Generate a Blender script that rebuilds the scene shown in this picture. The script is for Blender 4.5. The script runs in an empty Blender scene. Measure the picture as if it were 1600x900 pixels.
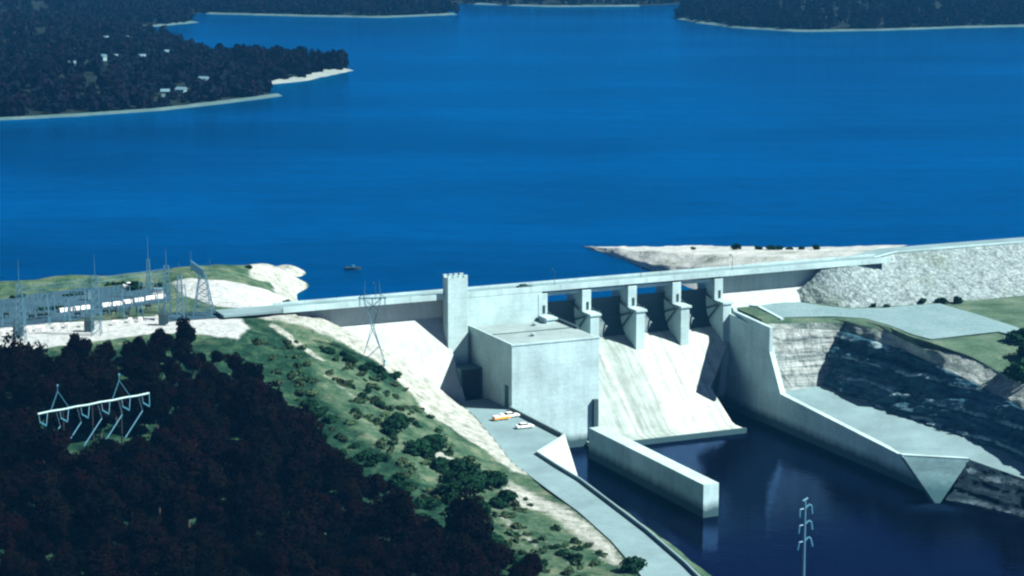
import bpy, math, random
import numpy as np
random.seed(7)
C = bpy.context.scene.collection
R = math.radians
# ------------------------------------------------------------------ camera
FPX, YH, HC = 3520.0, -200.0, 139.0
PITCH = math.atan((450 - YH) / FPX)
sc = bpy.context.scene
cd = bpy.data.cameras.new('camera'); cam = bpy.data.objects.new('camera', cd); C.objects.link(cam)
cd.sensor_width = 36; cd.lens = FPX / 1600 * 36
cd.clip_start = 1; cd.clip_end = 20000
cam.location = (0, 0, HC); cam.rotation_euler = (math.pi / 2 - PITCH, 0, 0)
sc.camera = cam
# ------------------------------------------------------------------ dam axes (s along the crest, t downstream, z up)
AX = R(24.4)
U = np.array([math.cos(AX), math.sin(AX), 0.0]); V = np.array([math.sin(AX), -math.cos(AX), 0.0])
ORG = np.array([38.07, 693.99, 0.0])
def W(s, t, z): return tuple(ORG + U * s + V * t + np.array([0, 0, z]))
def at(x, y, z):
    a, b = (x - 800) / FPX, (450 - y) / FPX
    d = np.array([a, math.cos(PITCH) + b * math.sin(PITCH), -math.sin(PITCH) + b * math.cos(PITCH)])
    k = (z - HC) / d[2]
    return np.array([0, 0, HC]) + k * d
def ST(x, y, z):
    p = at(x, y, z) - ORG
    return float(p @ U), float(p @ V)
# ------------------------------------------------------------------ light
SD = np.array(U) * 0.585 + np.array(V) * 0.43 + np.array([0, 0, 0.69]); SD /= np.linalg.norm(SD)
sl = bpy.data.lights.new('sun', 'SUN'); sl.energy = 5.0; sl.angle = R(0.5); sl.color = (1.0, 0.965, 0.91)
so = bpy.data.objects.new('sun', sl); C.objects.link(so)
from mathutils import Vector
so.rotation_euler = Vector(SD).to_track_quat('Z', 'Y').to_euler()
wd = bpy.data.worlds.new('World'); sc.world = wd; wd.use_nodes = True
nt = wd.node_tree; bg = nt.nodes['Background']
sk = nt.nodes.new('ShaderNodeTexSky'); sk.sky_type = 'NISHITA'; sk.sun_disc = False
sk.sun_elevation = math.asin(SD[2]); sk.sun_rotation = math.atan2(SD[0], SD[1])
sk.air_density = 0.35; sk.dust_density = 0.0; sk.ozone_density = 3.0
nt.links.new(sk.outputs[0], bg.inputs[0]); bg.inputs[1].default_value = 0.05
vs = sc.view_settings; vs.view_transform = 'Standard'; vs.look = 'None'; vs.gamma = 1; vs.exposure = 1.3
sc.cycles.use_denoising = True
sc.cycles.max_bounces = 6; sc.cycles.diffuse_bounces = 1; sc.cycles.volume_bounces = 0; sc.cycles.transparent_max_bounces = 8
sc.cycles.filter_width = 2.3
# ------------------------------------------------------------------ helpers
def tag(o, label=None, cat=None, group=None, kind=None):
    if label: o['label'] = label
    if cat: o['category'] = cat
    if group: o['group'] = group
    if kind: o['kind'] = kind
    return o
def empty(name, loc, label, cat, group=None, rz=0.0):
    o = bpy.data.objects.new(name, None); C.objects.link(o); o.location = tuple(loc); o.rotation_euler = (0, 0, rz)
    return tag(o, label, cat, group)
def kids(o): return [c for c in bpy.data.objects if c.parent == o]
def copy_tree(o, parent=None):
    c = o.copy(); C.objects.link(c)
    if parent is not None: c.parent = parent
    for ch in kids(o): copy_tree(ch, c)
    return c
def root_loc(p):
    r = np.zeros(3)
    while p is not None:
        r = r + np.array(p.location); p = p.parent
    return r
class MB:
    def __init__(s): s.v = []; s.f = []
    def add(s, vs_, fs_):
        n = len(s.v); s.v += [tuple(map(float, q)) for q in vs_]; s.f += [tuple(i + n for i in q) for q in fs_]; return s
    def hexa(s, p): # p: 4 bottom ccw, 4 top ccw
        return s.add(p, [(3, 2, 1, 0), (4, 5, 6, 7), (0, 1, 5, 4), (1, 2, 6, 5), (2, 3, 7, 6), (3, 0, 4, 7)])
    def box(s, x0, x1, y0, y1, z0, z1, fn=None):
        p = [(x0, y0, z0), (x1, y0, z0), (x1, y1, z0), (x0, y1, z0), (x0, y0, z1), (x1, y0, z1), (x1, y1, z1), (x0, y1, z1)]
        if fn: p = [fn(*q) for q in p]
        return s.hexa(p)
    def sbox(s, s0, s1, t0, t1, z0, z1): # dam coordinates; t flips handedness
        return s.box(s0, s1, -t1, -t0, z0, z1, lambda a, b, c: W(a, -b, c))
    def extr(s, prof, s0, s1, n=1): # profile list (t,z) extruded along s
        m = len(prof); vs_ = []
        for k in range(n + 1):
            q = s0 + (s1 - s0) * k / n
            vs_ += [W(q, t, z) for t, z in prof]
        fs_ = []
        for k in range(n):
            for i in range(m):
                j = (i + 1) % m
                fs_.append((k * m + i, k * m + j, (k + 1) * m + j, (k + 1) * m + i))
        fs_ += [tuple(range(m - 1, -1, -1)), tuple(n * m + i for i in range(m))]
        return s.add(vs_, fs_)
    def tube(s, p, q, r, r2=None, n=6):
        p, q = np.array(p, float), np.array(q, float); d = q - p; L = np.linalg.norm(d)
        if L < 1e-6: return s
        d /= L; a = np.cross(d, [0, 0, 1.0]) if abs(d[2]) < .9 else np.cross(d, [1.0, 0, 0]); a /= np.linalg.norm(a); b = np.cross(d, a)
        r2 = r if r2 is None else r2; vs_ = []
        for c, rr in ((p, r), (q, r2)):
            for k in range(n):
                w = 2 * math.pi * k / n; vs_.append(c + rr * (math.cos(w) * a + math.sin(w) * b))
        fs_ = [(k, (k + 1) % n, n + (k + 1) % n, n + k) for k in range(n)] + [tuple(range(n - 1, -1, -1)), tuple(range(n, 2 * n))]
        return s.add(vs_, fs_)
    def lathe(s, c, rz, n=12): # list (r,z) around vertical through c
        vs_ = []
        for r, z in rz:
            for k in range(n):
                w = 2 * math.pi * k / n; vs_.append((c[0] + r * math.cos(w), c[1] + r * math.sin(w), c[2] + z))
        m = len(rz); fs_ = []
        for i in range(m - 1):
            for k in range(n): fs_.append((i * n + k, i * n + (k + 1) % n, (i + 1) * n + (k + 1) % n, (i + 1) * n + k))
        fs_ += [tuple(range(n - 1, -1, -1)), tuple((m - 1) * n + k for k in range(n))]
        return s.add(vs_, fs_)
    def sheet(s, pts): return s.add(pts, [tuple(range(len(pts)))])
    def build(s, name, mat, parent=None, smooth=False, bevel=0.0):
        me = bpy.data.meshes.new(name); l = root_loc(parent)
        me.from_pydata([(a - l[0], b - l[1], c - l[2]) for a, b, c in s.v], [], s.f); me.materials.append(mat)
        import bmesh
        bm = bmesh.new(); bm.from_mesh(me); bmesh.ops.recalc_face_normals(bm, faces=bm.faces); bm.to_mesh(me); bm.free()
        if smooth: me.polygons.foreach_set('use_smooth', [True] * len(me.polygons))
        o = bpy.data.objects.new(name, me); C.objects.link(o); o.parent = parent
        if bevel:
            b = o.modifiers.new('bevel', 'BEVEL'); b.width = bevel; b.segments = 2; b.limit_method = 'ANGLE'
        return o
def npmesh(name, verts, faces, mat, parent=None, smooth=False):
    me = bpy.data.meshes.new(name); verts = np.asarray(verts, np.float32); faces = np.asarray(faces, np.int32)
    me.vertices.add(len(verts)); me.vertices.foreach_set('co', verts.ravel())
    k = faces.shape[1]; me.loops.add(faces.size); me.loops.foreach_set('vertex_index', faces.ravel())
    me.polygons.add(len(faces)); me.polygons.foreach_set('loop_start', np.arange(0, faces.size, k, dtype=np.int32))
    me.polygons.foreach_set('loop_total', np.full(len(faces), k, np.int32))
    if smooth: me.polygons.foreach_set('use_smooth', np.ones(len(faces), bool))
    me.update(calc_edges=True); me.validate(); me.materials.append(mat)
    o = bpy.data.objects.new(name, me); C.objects.link(o); o.parent = parent
    return o
# value noise (numpy) for terrain
_rng = np.random.RandomState(3); _T = _rng.rand(256, 256)
def vnoise(x, y):
    x = np.asarray(x, float); y = np.asarray(y, float)
    xi = np.floor(x).astype(int); yi = np.floor(y).astype(int); fx = x - xi; fy = y - yi
    fx = fx * fx * (3 - 2 * fx); fy = fy * fy * (3 - 2 * fy)
    g = lambda a, b: _T[a % 256, b % 256]
    return (g(xi, yi) * (1 - fx) + g(xi + 1, yi) * fx) * (1 - fy) + (g(xi, yi + 1) * (1 - fx) + g(xi + 1, yi + 1) * fx) * fy - .5
def fbm(x, y, o=4):
    r = 0; a = 1
    for k in range(o): r = r + a * vnoise(x * 2 ** k + 17 * k, y * 2 ** k + 5 * k); a *= .5
    return r
def inpoly(px, py, poly):
    px = np.asarray(px); py = np.asarray(py); r = np.zeros(px.shape, bool); n = len(poly)
    for i in range(n):
        x1, y1 = poly[i]; x2, y2 = poly[(i + 1) % n]
        c = ((y1 > py) != (y2 > py)) & (px < (x2 - x1) * (py - y1) / ((y2 - y1) if y2 != y1 else 1e-9) + x1); r ^= c
    return r
def edge_dist(px, py, poly, closed=True):
    d = np.full(np.shape(px), 1e9); n = len(poly)
    for i in range(n if closed else n - 1):
        ax, ay = poly[i]; bx, by = poly[(i + 1) % n]; dx, dy = bx - ax, by - ay; L = dx * dx + dy * dy + 1e-9
        k = np.clip(((px - ax) * dx + (py - ay) * dy) / L, 0, 1); d = np.minimum(d, np.hypot(px - ax - k * dx, py - ay - k * dy))
    return d
# ------------------------------------------------------------------ materials
def newmat(name):
    m = bpy.data.materials.new(name); m.use_nodes = True; n = m.node_tree; return m, n, n.nodes['Principled BSDF']
class NT:
    def __init__(s, n): s.n = n; s.pos = n.nodes.new('ShaderNodeNewGeometry').outputs['Position']
    def lk(s, a, b): s.n.links.new(a, b)
    def noise(s, scale, detail=5, rough=.6, vec=None, stretch=None):
        v = vec or s.pos
        if stretch:
            mp = s.n.nodes.new('ShaderNodeMapping'); mp.inputs['Scale'].default_value = stretch; s.lk(v, mp.inputs['Vector']); v = mp.outputs[0]
        t = s.n.nodes.new('ShaderNodeTexNoise'); t.inputs['Scale'].default_value = scale; t.inputs['Detail'].default_value = detail; t.inputs['Roughness'].default_value = rough
        s.lk(v, t.inputs['Vector']); return t.outputs['Fac']
    def ramp(s, fac, stops):
        r = s.n.nodes.new('ShaderNodeValToRGB'); e = r.color_ramp.elements
        while len(e) < len(stops): e.new(.5)
        for k, (p, c) in enumerate(stops):
            e[k].position = p; e[k].color = (c, c, c, 1) if isinstance(c, (int, float)) else (*c, 1)
        s.lk(fac, r.inputs[0]); return r.outputs[0]
    def mix(s, fac, a, b, mode='MIX'):
        m = s.n.nodes.new('ShaderNodeMix'); m.data_type = 'RGBA'; m.blend_type = mode
        for i, q in ((0, fac), (6, a), (7, b)):
            if hasattr(q, 'is_linked'): s.lk(q, m.inputs[i])
            elif i == 0: m.inputs[0].default_value = q
            else: m.inputs[i].default_value = (q, q, q, 1) if isinstance(q, (int, float)) else (*q, 1)
        return m.outputs[2]
    def bump(s, h, strength, dist, b):
        n = s.n.nodes.new('ShaderNodeBump'); n.inputs['Strength'].default_value = strength; n.inputs['Distance'].default_value = dist
        s.lk(h, n.inputs['Height']); s.lk(n.outputs[0], b.inputs['Normal'])
    def sep(s, v=None):
        q = s.n.nodes.new('ShaderNodeSeparateXYZ'); s.lk(v or s.pos, q.inputs[0]); return q.outputs
    def math(s, op, a, b=0.0):
        m = s.n.nodes.new('ShaderNodeMath'); m.operation = op
        for i, q in ((0, a), (1, b)):
            if hasattr(q, 'is_linked'): s.lk(q, m.inputs[i])
            else: m.inputs[i].default_value = q
        return m.outputs[0]
    def attr(s, name):
        a = s.n.nodes.new('ShaderNodeAttribute'); a.attribute_name = name; return a.outputs['Color']
def concrete(name, col, var=.3, lift=1.5, stain=.14, joint=.13):
    m, n, b = newmat(name); q = NT(n)
    big = q.ramp(q.noise(.09, 6, .65), [(.3, 1 - var), (.7, 1 + var * .4)])
    streak = q.ramp(q.noise(.5, 5, .7, stretch=(1, 1, .07)), [(.42, 1), (.75, 1 - stain)])
    grain = q.ramp(q.noise(1.6, 4, .7), [(.25, .86), (.75, 1.08)])
    c = q.mix(1, col, big, 'MULTIPLY'); c = q.mix(1, c, streak, 'MULTIPLY'); c = q.mix(1, c, grain, 'MULTIPLY')
    z = q.sep()[2]
    fr = q.math('FRACT', q.math('DIVIDE', q.math('ADD', z, 100.0), lift))
    line = q.math('LESS_THAN', fr, .09)
    c = q.mix(q.math('MULTIPLY', line, joint), c, (.12, .15, .15))
    tide_shade = q.ramp(q.math('ADD', q.math('MULTIPLY', q.math('ADD', z, 30.0), .2), q.math('MULTIPLY', q.math('SUBTRACT', q.noise(.4, 5, .7, stretch=(1, 1, .3)), .5), .5)), [(.45, 1), (.98, 0)])
    c = q.mix(q.math('MULTIPLY', tide_shade, .96), c, (.018, .06, .07))  # waterline stain, carried higher to paint shade on the wall foot
    q.lk(c, b.inputs['Base Color']); b.inputs['Roughness'].default_value = .9; b.inputs['Specular IOR Level'].default_value = .2
    q.bump(q.noise(.7, 6, .7), .35, .25, b)
    return m
def ground(name, cols, scale=.15, rough=.95, bump=.5, bdist=.6, bscale=.6, detail=7):
    m, n, b = newmat(name); q = NT(n)
    c = q.ramp(q.noise(scale, detail, .65), cols)
    g = q.ramp(q.noise(1.1, 5, .75), [(.3, .7), (.7, 1.25)])
    c = q.mix(1, c, g, 'MULTIPLY')
    q.lk(c, b.inputs['Base Color']); b.inputs['Roughness'].default_value = rough; b.inputs['Specular IOR Level'].default_value = .1
    q.bump(q.noise(bscale, 7, .7), bump, bdist, b); return m
def plain(name, col, rough=.6, metal=0.0, var=.15, scale=1.5):
    m, n, b = newmat(name); q = NT(n)
    c = q.mix(1, col, q.ramp(q.noise(scale, 4), [(.3, 1 - var), (.7, 1 + var)]), 'MULTIPLY')
    q.lk(c, b.inputs['Base Color']); b.inputs['Roughness'].default_value = rough; b.inputs['Metallic'].default_value = metal; return m
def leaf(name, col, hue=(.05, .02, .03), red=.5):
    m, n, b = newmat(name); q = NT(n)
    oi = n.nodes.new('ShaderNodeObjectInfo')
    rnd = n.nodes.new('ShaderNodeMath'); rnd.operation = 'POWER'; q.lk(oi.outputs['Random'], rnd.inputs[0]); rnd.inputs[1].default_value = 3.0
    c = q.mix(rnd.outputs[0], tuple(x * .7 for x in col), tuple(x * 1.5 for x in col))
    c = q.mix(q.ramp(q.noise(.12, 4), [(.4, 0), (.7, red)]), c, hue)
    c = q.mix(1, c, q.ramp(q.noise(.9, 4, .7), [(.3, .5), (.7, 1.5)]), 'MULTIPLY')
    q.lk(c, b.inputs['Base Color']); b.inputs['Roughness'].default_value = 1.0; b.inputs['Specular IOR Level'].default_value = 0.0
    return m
def water(name, base, tint, rough, refl, wave, wscale):
    m, n, b = newmat(name); q = NT(n)
    n.nodes.remove(b); out = n.nodes['Material Output']
    df = n.nodes.new('ShaderNodeBsdfDiffuse'); gl = n.nodes.new('ShaderNodeBsdfGlossy'); mx = n.nodes.new('ShaderNodeMixShader')
    patch = q.ramp(q.noise(.0045, 5, .55, stretch=(.5, 1.6, 1)), [(.36, .7), (.64, 1.15)])
    strk = q.ramp(q.noise(.02, 7, .7, stretch=(.45, 1.4, 1)), [(.3, .76), (.5, 1.0), (.7, 1.12)])
    patch = q.mix(1, patch, strk, 'MULTIPLY')
    patch = q.mix(1, patch, q.ramp(q.noise(.11, 3, .7, stretch=(.6, 1, 1)), [(.3, .9), (.7, 1.1)]), 'MULTIPLY')
    q.lk(q.mix(1, base, patch, 'MULTIPLY'), df.inputs[0]); gl.inputs[0].default_value = (*tint, 1); gl.inputs['Roughness'].default_value = rough
    fr = n.nodes.new('ShaderNodeFresnel'); fr.inputs[0].default_value = 1.33
    bp = n.nodes.new('ShaderNodeBump'); bp.inputs['Strength'].default_value = wave; bp.inputs['Distance'].default_value = .5
    h = q.math('ADD', q.noise(wscale, 4, .6, stretch=(.6, 1.3, 1)), q.math('MULTIPLY', q.noise(wscale * .2, 3, .5), 1.5))
    q.lk(h, bp.inputs['Height'])
    for nd in (df, gl, fr): q.lk(bp.outputs[0], nd.inputs['Normal'])
    q.lk(q.math('MULTIPLY', fr.outputs[0], refl), mx.inputs[0]); q.lk(df.outputs[0], mx.inputs[1]); q.lk(gl.outputs[0], mx.inputs[2]); q.lk(mx.outputs[0], out.inputs[0])
    return m
M = {}
M['conc'] = concrete('concrete', (.385, .56, .565))
M['conc_white'] = concrete('concrete_slope', (.38, .455, .445), .12, 1.5, .25, .06)
M['conc_roof'] = concrete('concrete_roof', (.24, .33, .33), .3, 50, 0.1, 0)
M['conc_pave'] = concrete('paving', (.165, .27, .285), .25, 50, .05, 0)
M['conc_wet'] = concrete('wet_concrete', (.05, .12, .13), .3, 50, .2, 0)
M['conc_shaded'] = concrete('shaded_concrete', (.09, .18, .20), .35, 1.5, .35, .1)  # darker concrete: shade of the berm end wall and bay painted in
def chute_mat():
    m, n, b = newmat('chute_concrete'); q = NT(n)
    dp = n.nodes.new('ShaderNodeVectorMath'); dp.operation = 'DOT_PRODUCT'; dp.inputs[1].default_value = tuple(U); q.lk(q.pos, dp.inputs[0])
    sv = q.math('SUBTRACT', dp.outputs['Value'], float(ORG @ U))
    cv = n.nodes.new('ShaderNodeCombineXYZ'); q.lk(sv, cv.inputs[0]); q.lk(q.math('MULTIPLY', q.sep()[2], .06), cv.inputs[1])
    streak = q.ramp(q.noise(.55, 6, .75, vec=cv.outputs[0]), [(.34, .55), (.46, .88), (.56, 1.08), (.7, 1.2)])
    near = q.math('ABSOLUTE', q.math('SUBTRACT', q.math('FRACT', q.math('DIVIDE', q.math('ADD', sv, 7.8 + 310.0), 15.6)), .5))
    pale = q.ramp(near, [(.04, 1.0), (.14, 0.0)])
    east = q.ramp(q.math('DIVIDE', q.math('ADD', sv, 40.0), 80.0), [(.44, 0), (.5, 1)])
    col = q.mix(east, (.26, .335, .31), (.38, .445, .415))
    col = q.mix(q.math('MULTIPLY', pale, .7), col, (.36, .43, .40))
    col = q.mix(1, col, streak, 'MULTIPLY'); col = q.mix(1, col, q.ramp(q.noise(.25, 6, .7), [(.3, .72), (.65, 1.1)]), 'MULTIPLY')
    fr = q.math('FRACT', q.math('DIVIDE', q.math('ADD', q.sep()[2], 100.0), 4.5)); col = q.mix(q.math('MULTIPLY', q.math('LESS_THAN', fr, .05), .10), col, (.05, .08, .08))
    q.lk(col, b.inputs['Base Color']); b.inputs['Roughness'].default_value = .9; b.inputs['Specular IOR Level'].default_value = .2
    q.bump(q.noise(.7, 6, .7), .3, .2, b); return m
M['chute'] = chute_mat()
M['rockfill'] = ground('rockfill', [(.3, (.11, .16, .16)), (.5, (.20, .27, .27)), (.7, (.32, .39, .38))], .5, bump=1, bdist=1.2, bscale=.8)
m, n, b = newmat('boulder_rockfill'); q = NT(n)
def vor(scale, out='Distance'):
    t = n.nodes.new('ShaderNodeTexVoronoi'); t.inputs['Scale'].default_value = scale; q.lk(q.pos, t.inputs['Vector']); return t.outputs[out]
cv_ = n.nodes.new('ShaderNodeSeparateColor'); q.lk(vor(.85, 'Color'), cv_.inputs[0]); cw_ = n.nodes.new('ShaderNodeSeparateColor'); q.lk(vor(2.0, 'Color'), cw_.inputs[0])
c = q.ramp(cv_.outputs[0], [(.05, (.155, .22, .225)), (.6, (.20, .27, .275)), (1, (.255, .325, .325))])
c = q.mix(1, c, q.ramp(cw_.outputs[0], [(0, .82), (1, 1.12)]), 'MULTIPLY')
c = q.mix(1, c, q.ramp(vor(.85), [(.35, 1.05), (.85, .6)]), 'MULTIPLY')
c = q.mix(q.ramp(q.noise(.035, 5, .6), [(.56, 0), (.66, .7)]), c, (.10, .15, .11))
q.lk(c, b.inputs['Base Color']); b.inputs['Roughness'].default_value = .95; b.inputs['Specular IOR Level'].default_value = .1
hh = q.math('ADD', q.math('MULTIPLY', vor(.85), -1.0), q.math('MULTIPLY', vor(2.0), -.5)); q.bump(hh, .45, .6, b); M['boulder'] = m
M['lime'] = ground('limestone', [(.3, (.24, .28, .25)), (.5, (.38, .43, .40)), (.72, (.48, .52, .49))], .12, bump=.8, bdist=1)
M['shelf'] = ground('shelf_rock', [(.3, (.05, .10, .075)), (.42, (.15, .21, .19)), (.55, (.27, .33, .31)), (.7, (.40, .46, .44))], .14, bump=1, bdist=1.2)
M['spit'] = ground('spit_gravel', [(.28, (.10, .14, .10)), (.38, (.26, .31, .28)), (.5, (.38, .43, .41)), (.75, (.46, .51, .48))], .06, bump=.9, bdist=1)
M['gravel'] = ground('pale_gravel', [(.3, (.25, .30, .29)), (.5, (.36, .42, .40)), (.72, (.44, .48, .46))], .2)
M['lot'] = ground('lot_gravel', [(.3, (.12, .215, .225)), (.7, (.17, .27, .285))], .08, bump=.15)
M['asphalt'] = ground('asphalt', [(.3, (.02, .056, .08)), (.7, (.038, .085, .115))], .1, bump=.15)
M['steel'] = plain('galvanised_steel', (.032, .115, .165), .7, 0)
M['steel_dark'] = plain('dark_steel', (.03, .07, .08), .6, .2)
M['insul'] = plain('insulator', (.045, .19, .27), .4)
M['beam'] = plain('pale_beam', (.27, .44, .44), .6)
M['wood'] = plain('dark_pole', (.008, .012, .014), .9)
M['white'] = plain('white_paint', (.78, .80, .76), .35)
M['orange'] = plain('orange_paint', (.75, .32, .05), .35)
M['glass'] = plain('dark_glass', (.015, .03, .04), .08)
M['rubber'] = plain('rubber', (.015, .015, .015), .8)
M['dark'] = plain('dark_opening', (.012, .025, .03), .8)
M['roof'] = plain('pale_roof', (.08, .17, .21), .6)
M['wallw'] = plain('pale_wall', (.13, .24, .27), .7)
M['bark'] = plain('bark', (.05, .038, .03), .9)
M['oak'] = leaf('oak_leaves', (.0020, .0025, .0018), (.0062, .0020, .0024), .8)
M['shrub'] = leaf('shrub_leaves', (.008, .034, .016), (.008, .022, .010), .3)
M['scrub'] = leaf('scrub_leaves', (.026, .066, .032), (.065, .08, .042), .6)
M['far_leaf'] = leaf('far_leaves', (.0025, .006, .009), (.009, .002, .006), .8)
M['lake'] = water('lake_water', (.0, .040, .134), (.0, .42, .72), .11, .8, .4, .3)
M['tail'] = water('tail_water', (.0025, .0025, .008), (.05, .10, .22), .05, .75, .10, .5)
def cliffmat(name, c0, c1, c2, line, lamt):
    m, n, b = newmat(name); q = NT(n)
    st = q.noise(1, 5, .65, stretch=(.05, .05, .9)); cr = q.noise(.35, 6, .7, stretch=(1, 1, .35))
    c = q.ramp(st, [(.32, c0), (.5, c1), (.68, c2)])
    lz = q.math('FRACT', q.math('DIVIDE', q.math('ADD', q.sep()[2], q.math('ADD', q.math('MULTIPLY', q.noise(.06, 4, .6), 5.0), 100.0)), 5.2))
    lm = q.math('MULTIPLY', q.ramp(lz, [(0, 1), (.10, .9), (.2, 0)]), q.ramp(q.noise(.14, 5, .7), [(.44, 0), (.54, 1)]))
    c = q.mix(q.math('MULTIPLY', lm, lamt), c, line)  # bright bands on the dark cut stand in for sunlit ledges
    c = q.mix(1, c, q.ramp(cr, [(.35, .5), (.6, 1.1)]), 'MULTIPLY')
    q.lk(c, b.inputs['Base Color']); b.inputs['Roughness'].default_value = .95; b.inputs['Specular IOR Level'].default_value = .1
    q.bump(q.math('ADD', st, cr), 1.0, 1.0, b); return m
M['cliff'] = cliffmat('cliff_rock', (.012, .055, .085), (.03, .105, .145), (.09, .18, .215), (.34, .50, .52), .85); M['shaded_rock'] = cliffmat('shaded_cliff_rock', (.004, .013, .02), (.01, .028, .04), (.03, .06, .075), (.14, .22, .25), .7)  # both rocks darkened to paint in the shade on these faces
# hillside: zone colour attribute (R rock, G lush green, B pale gravel)
m, n, b = newmat('hillside'); q = NT(n)
z3 = q.n.nodes.new('ShaderNodeSeparateColor'); q.lk(q.attr('zone'), z3.inputs[0])
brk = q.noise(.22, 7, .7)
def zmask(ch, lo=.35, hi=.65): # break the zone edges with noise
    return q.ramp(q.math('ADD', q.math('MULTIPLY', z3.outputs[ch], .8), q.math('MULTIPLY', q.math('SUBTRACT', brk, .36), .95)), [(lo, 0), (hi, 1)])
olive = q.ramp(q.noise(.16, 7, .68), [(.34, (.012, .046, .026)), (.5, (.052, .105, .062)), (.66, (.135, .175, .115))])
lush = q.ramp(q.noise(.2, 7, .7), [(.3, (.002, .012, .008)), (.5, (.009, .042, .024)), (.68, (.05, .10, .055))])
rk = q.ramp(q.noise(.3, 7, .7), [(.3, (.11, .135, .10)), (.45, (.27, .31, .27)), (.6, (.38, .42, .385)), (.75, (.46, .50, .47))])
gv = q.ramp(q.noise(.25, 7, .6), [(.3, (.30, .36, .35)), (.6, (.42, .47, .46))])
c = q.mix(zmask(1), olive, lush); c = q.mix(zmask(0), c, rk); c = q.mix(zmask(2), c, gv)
c = q.mix(1, c, q.ramp(q.noise(1.0, 5, .75), [(.3, .65), (.7, 1.3)]), 'MULTIPLY')
q.lk(c, b.inputs['Base Color']); b.inputs['Roughness'].default_value = .95; b.inputs['Specular IOR Level'].default_value = .08
q.bump(q.noise(.5, 7, .75), .9, 1.0, b); M['hill'] = m
# ------------------------------------------------------------------ setting: ground sheet, lake, tailwater
ZT = -29.7
def struct(mb, name, mat, **k): return tag(mb.build(name, mat, **k), kind='structure')
struct(MB().sheet([(-6000, -3000, -46), (6000, -3000, -46), (6000, 9000, -46), (-6000, 9000, -46)]), 'ground', M['lime'])
struct(MB().sheet([W(-2600, -7, 0), W(3000, -7, 0), W(3000, -6000, 0), W(-2600, -6000, 0)]), 'lake_water', M['lake'])
struct(MB().sheet([W(-200, 5, ZT), W(600, 5, ZT), W(600, 900, ZT), W(-200, 900, ZT)]), 'river_water', M['tail'])
# ------------------------------------------------------------------ left terrain (thin plate spline)
CP = []
def cp(*a): CP.extend(tuple(at(x, y, z)) for x, y, z in a)
ZP = 11.5
cp(*[(x, y, ZP) for x, y in ((-60, 562), (0, 547), (90, 537), (180, 525), (250, 511), (310, 515), (365, 515), (-60, 478), (0, 470), (100, 470), (200, 460), (280, 467), (350, 482), (120, 500), (10, 505))])
cp((-60, 445, 12.3), (0, 440, 12.5), (100, 434, 12.5), (200, 426, 12.5), (270, 417, 12.5), (330, 412, 12), (395, 412, 9))
for x, y in ((-60, 445), (0, 440), (100, 434), (200, 426), (270, 417), (330, 412), (390, 412)):
    p = at(x, y, 12.3); CP.append((p[0] - 4, p[1] + 34, -5)); CP.append((p[0] - 4, p[1] + 80, -12))
cp((455, 418, 0), (459, 435, 0), (466, 458, 0), (500, 418, -9), (505, 440, -9), (520, 458, -10), (420, 440, 6), (435, 465, 7.5), (380, 445, 9.5), (440, 418, 2.5), (410, 418, 6), (482, 412, -7), (482, 428, -8), (484, 444, -8))
cp((470, 482, 11.2), (400, 487, 11.8), (430, 478, 11.6))
cp((500, 497, 8.8), (525, 510, 6), (580, 536, 1.5), (640, 572, -4), (690, 609, -11.2), (728, 640, -15.8))
cp((400, 510, 10.5), (430, 532, 8.5), (470, 562, 5), (560, 575, .5), (520, 602, 1), (605, 595, -3), (600, 650, -5), (650, 640, -7.6), (700, 655, -12.2), (680, 710, -9), (740, 740, -13), (760, 790, -14), (795, 765, -15.3), (850, 850, -15.5), (860, 800, -16), (930, 880, -16.3))
cp(*[(x, y, -16.6) for x, y in ((760, 665), (830, 722), (900, 790), (980, 855), (1040, 905), (840, 695), (870, 690))])
cp((0, 580, 9.5), (150, 562, 9.5), (250, 547, 9.5), (350, 560, 8), (100, 735, -4), (250, 650, 3), (350, 620, 4), (420, 620, 2), (300, 720, -2.5), (450, 720, -5), (200, 800, -8), (400, 800, -9.5), (550, 760, -8), (50, 820, -9), (550, 850, -12.5), (300, 890, -13), (650, 890, -14.5), (100, 960, -17), (500, 970, -17), (900, 960, -17), (1150, 990, -18))
CP.append((*W(-62, 8, 0)[:2], -18)); CP.append((*W(-55, 20, 0)[:2], -19)); CP.append((*W(-70, -15, 0)[:2], -12)); CP.append((*W(-90, -25, 0)[:2], -8)); CP.append((*W(-40, 50, 0)[:2], -19))
CPa = np.array(CP); SCL = 100.0
def _k(r): return np.where(r > 1e-9, r * r * np.log(r + 1e-12), 0)
_X = CPa[:, :2] / SCL; _n = len(_X)
_A = np.zeros((_n + 3, _n + 3)); _d = np.hypot(_X[:, None, 0] - _X[None, :, 0], _X[:, None, 1] - _X[None, :, 1])
_A[:_n, :_n] = _k(_d) + np.eye(_n) * 2e-4; _A[:_n, _n] = 1; _A[:_n, _n + 1:] = _X; _A[_n, :_n] = 1; _A[_n + 1:, :_n] = _X.T
_w = np.linalg.solve(_A, np.concatenate([CPa[:, 2], np.zeros(3)]))
def gz(x, y):
    x = np.asarray(x, float) / SCL; y = np.asarray(y, float) / SCL; sh = x.shape; x = x.ravel(); y = y.ravel(); out = np.zeros(len(x))
    for i in range(0, len(x), 20000):
        a, b_ = x[i:i + 20000], y[i:i + 20000]
        r = np.hypot(a[:, None] - _X[None, :, 0], b_[:, None] - _X[None, :, 1]); out[i:i + 20000] = _k(r) @ _w[:_n] + _w[_n] + a * _w[_n + 1] + b_ * _w[_n + 2]
    return np.clip(out, -25, 13.5).reshape(sh)
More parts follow.
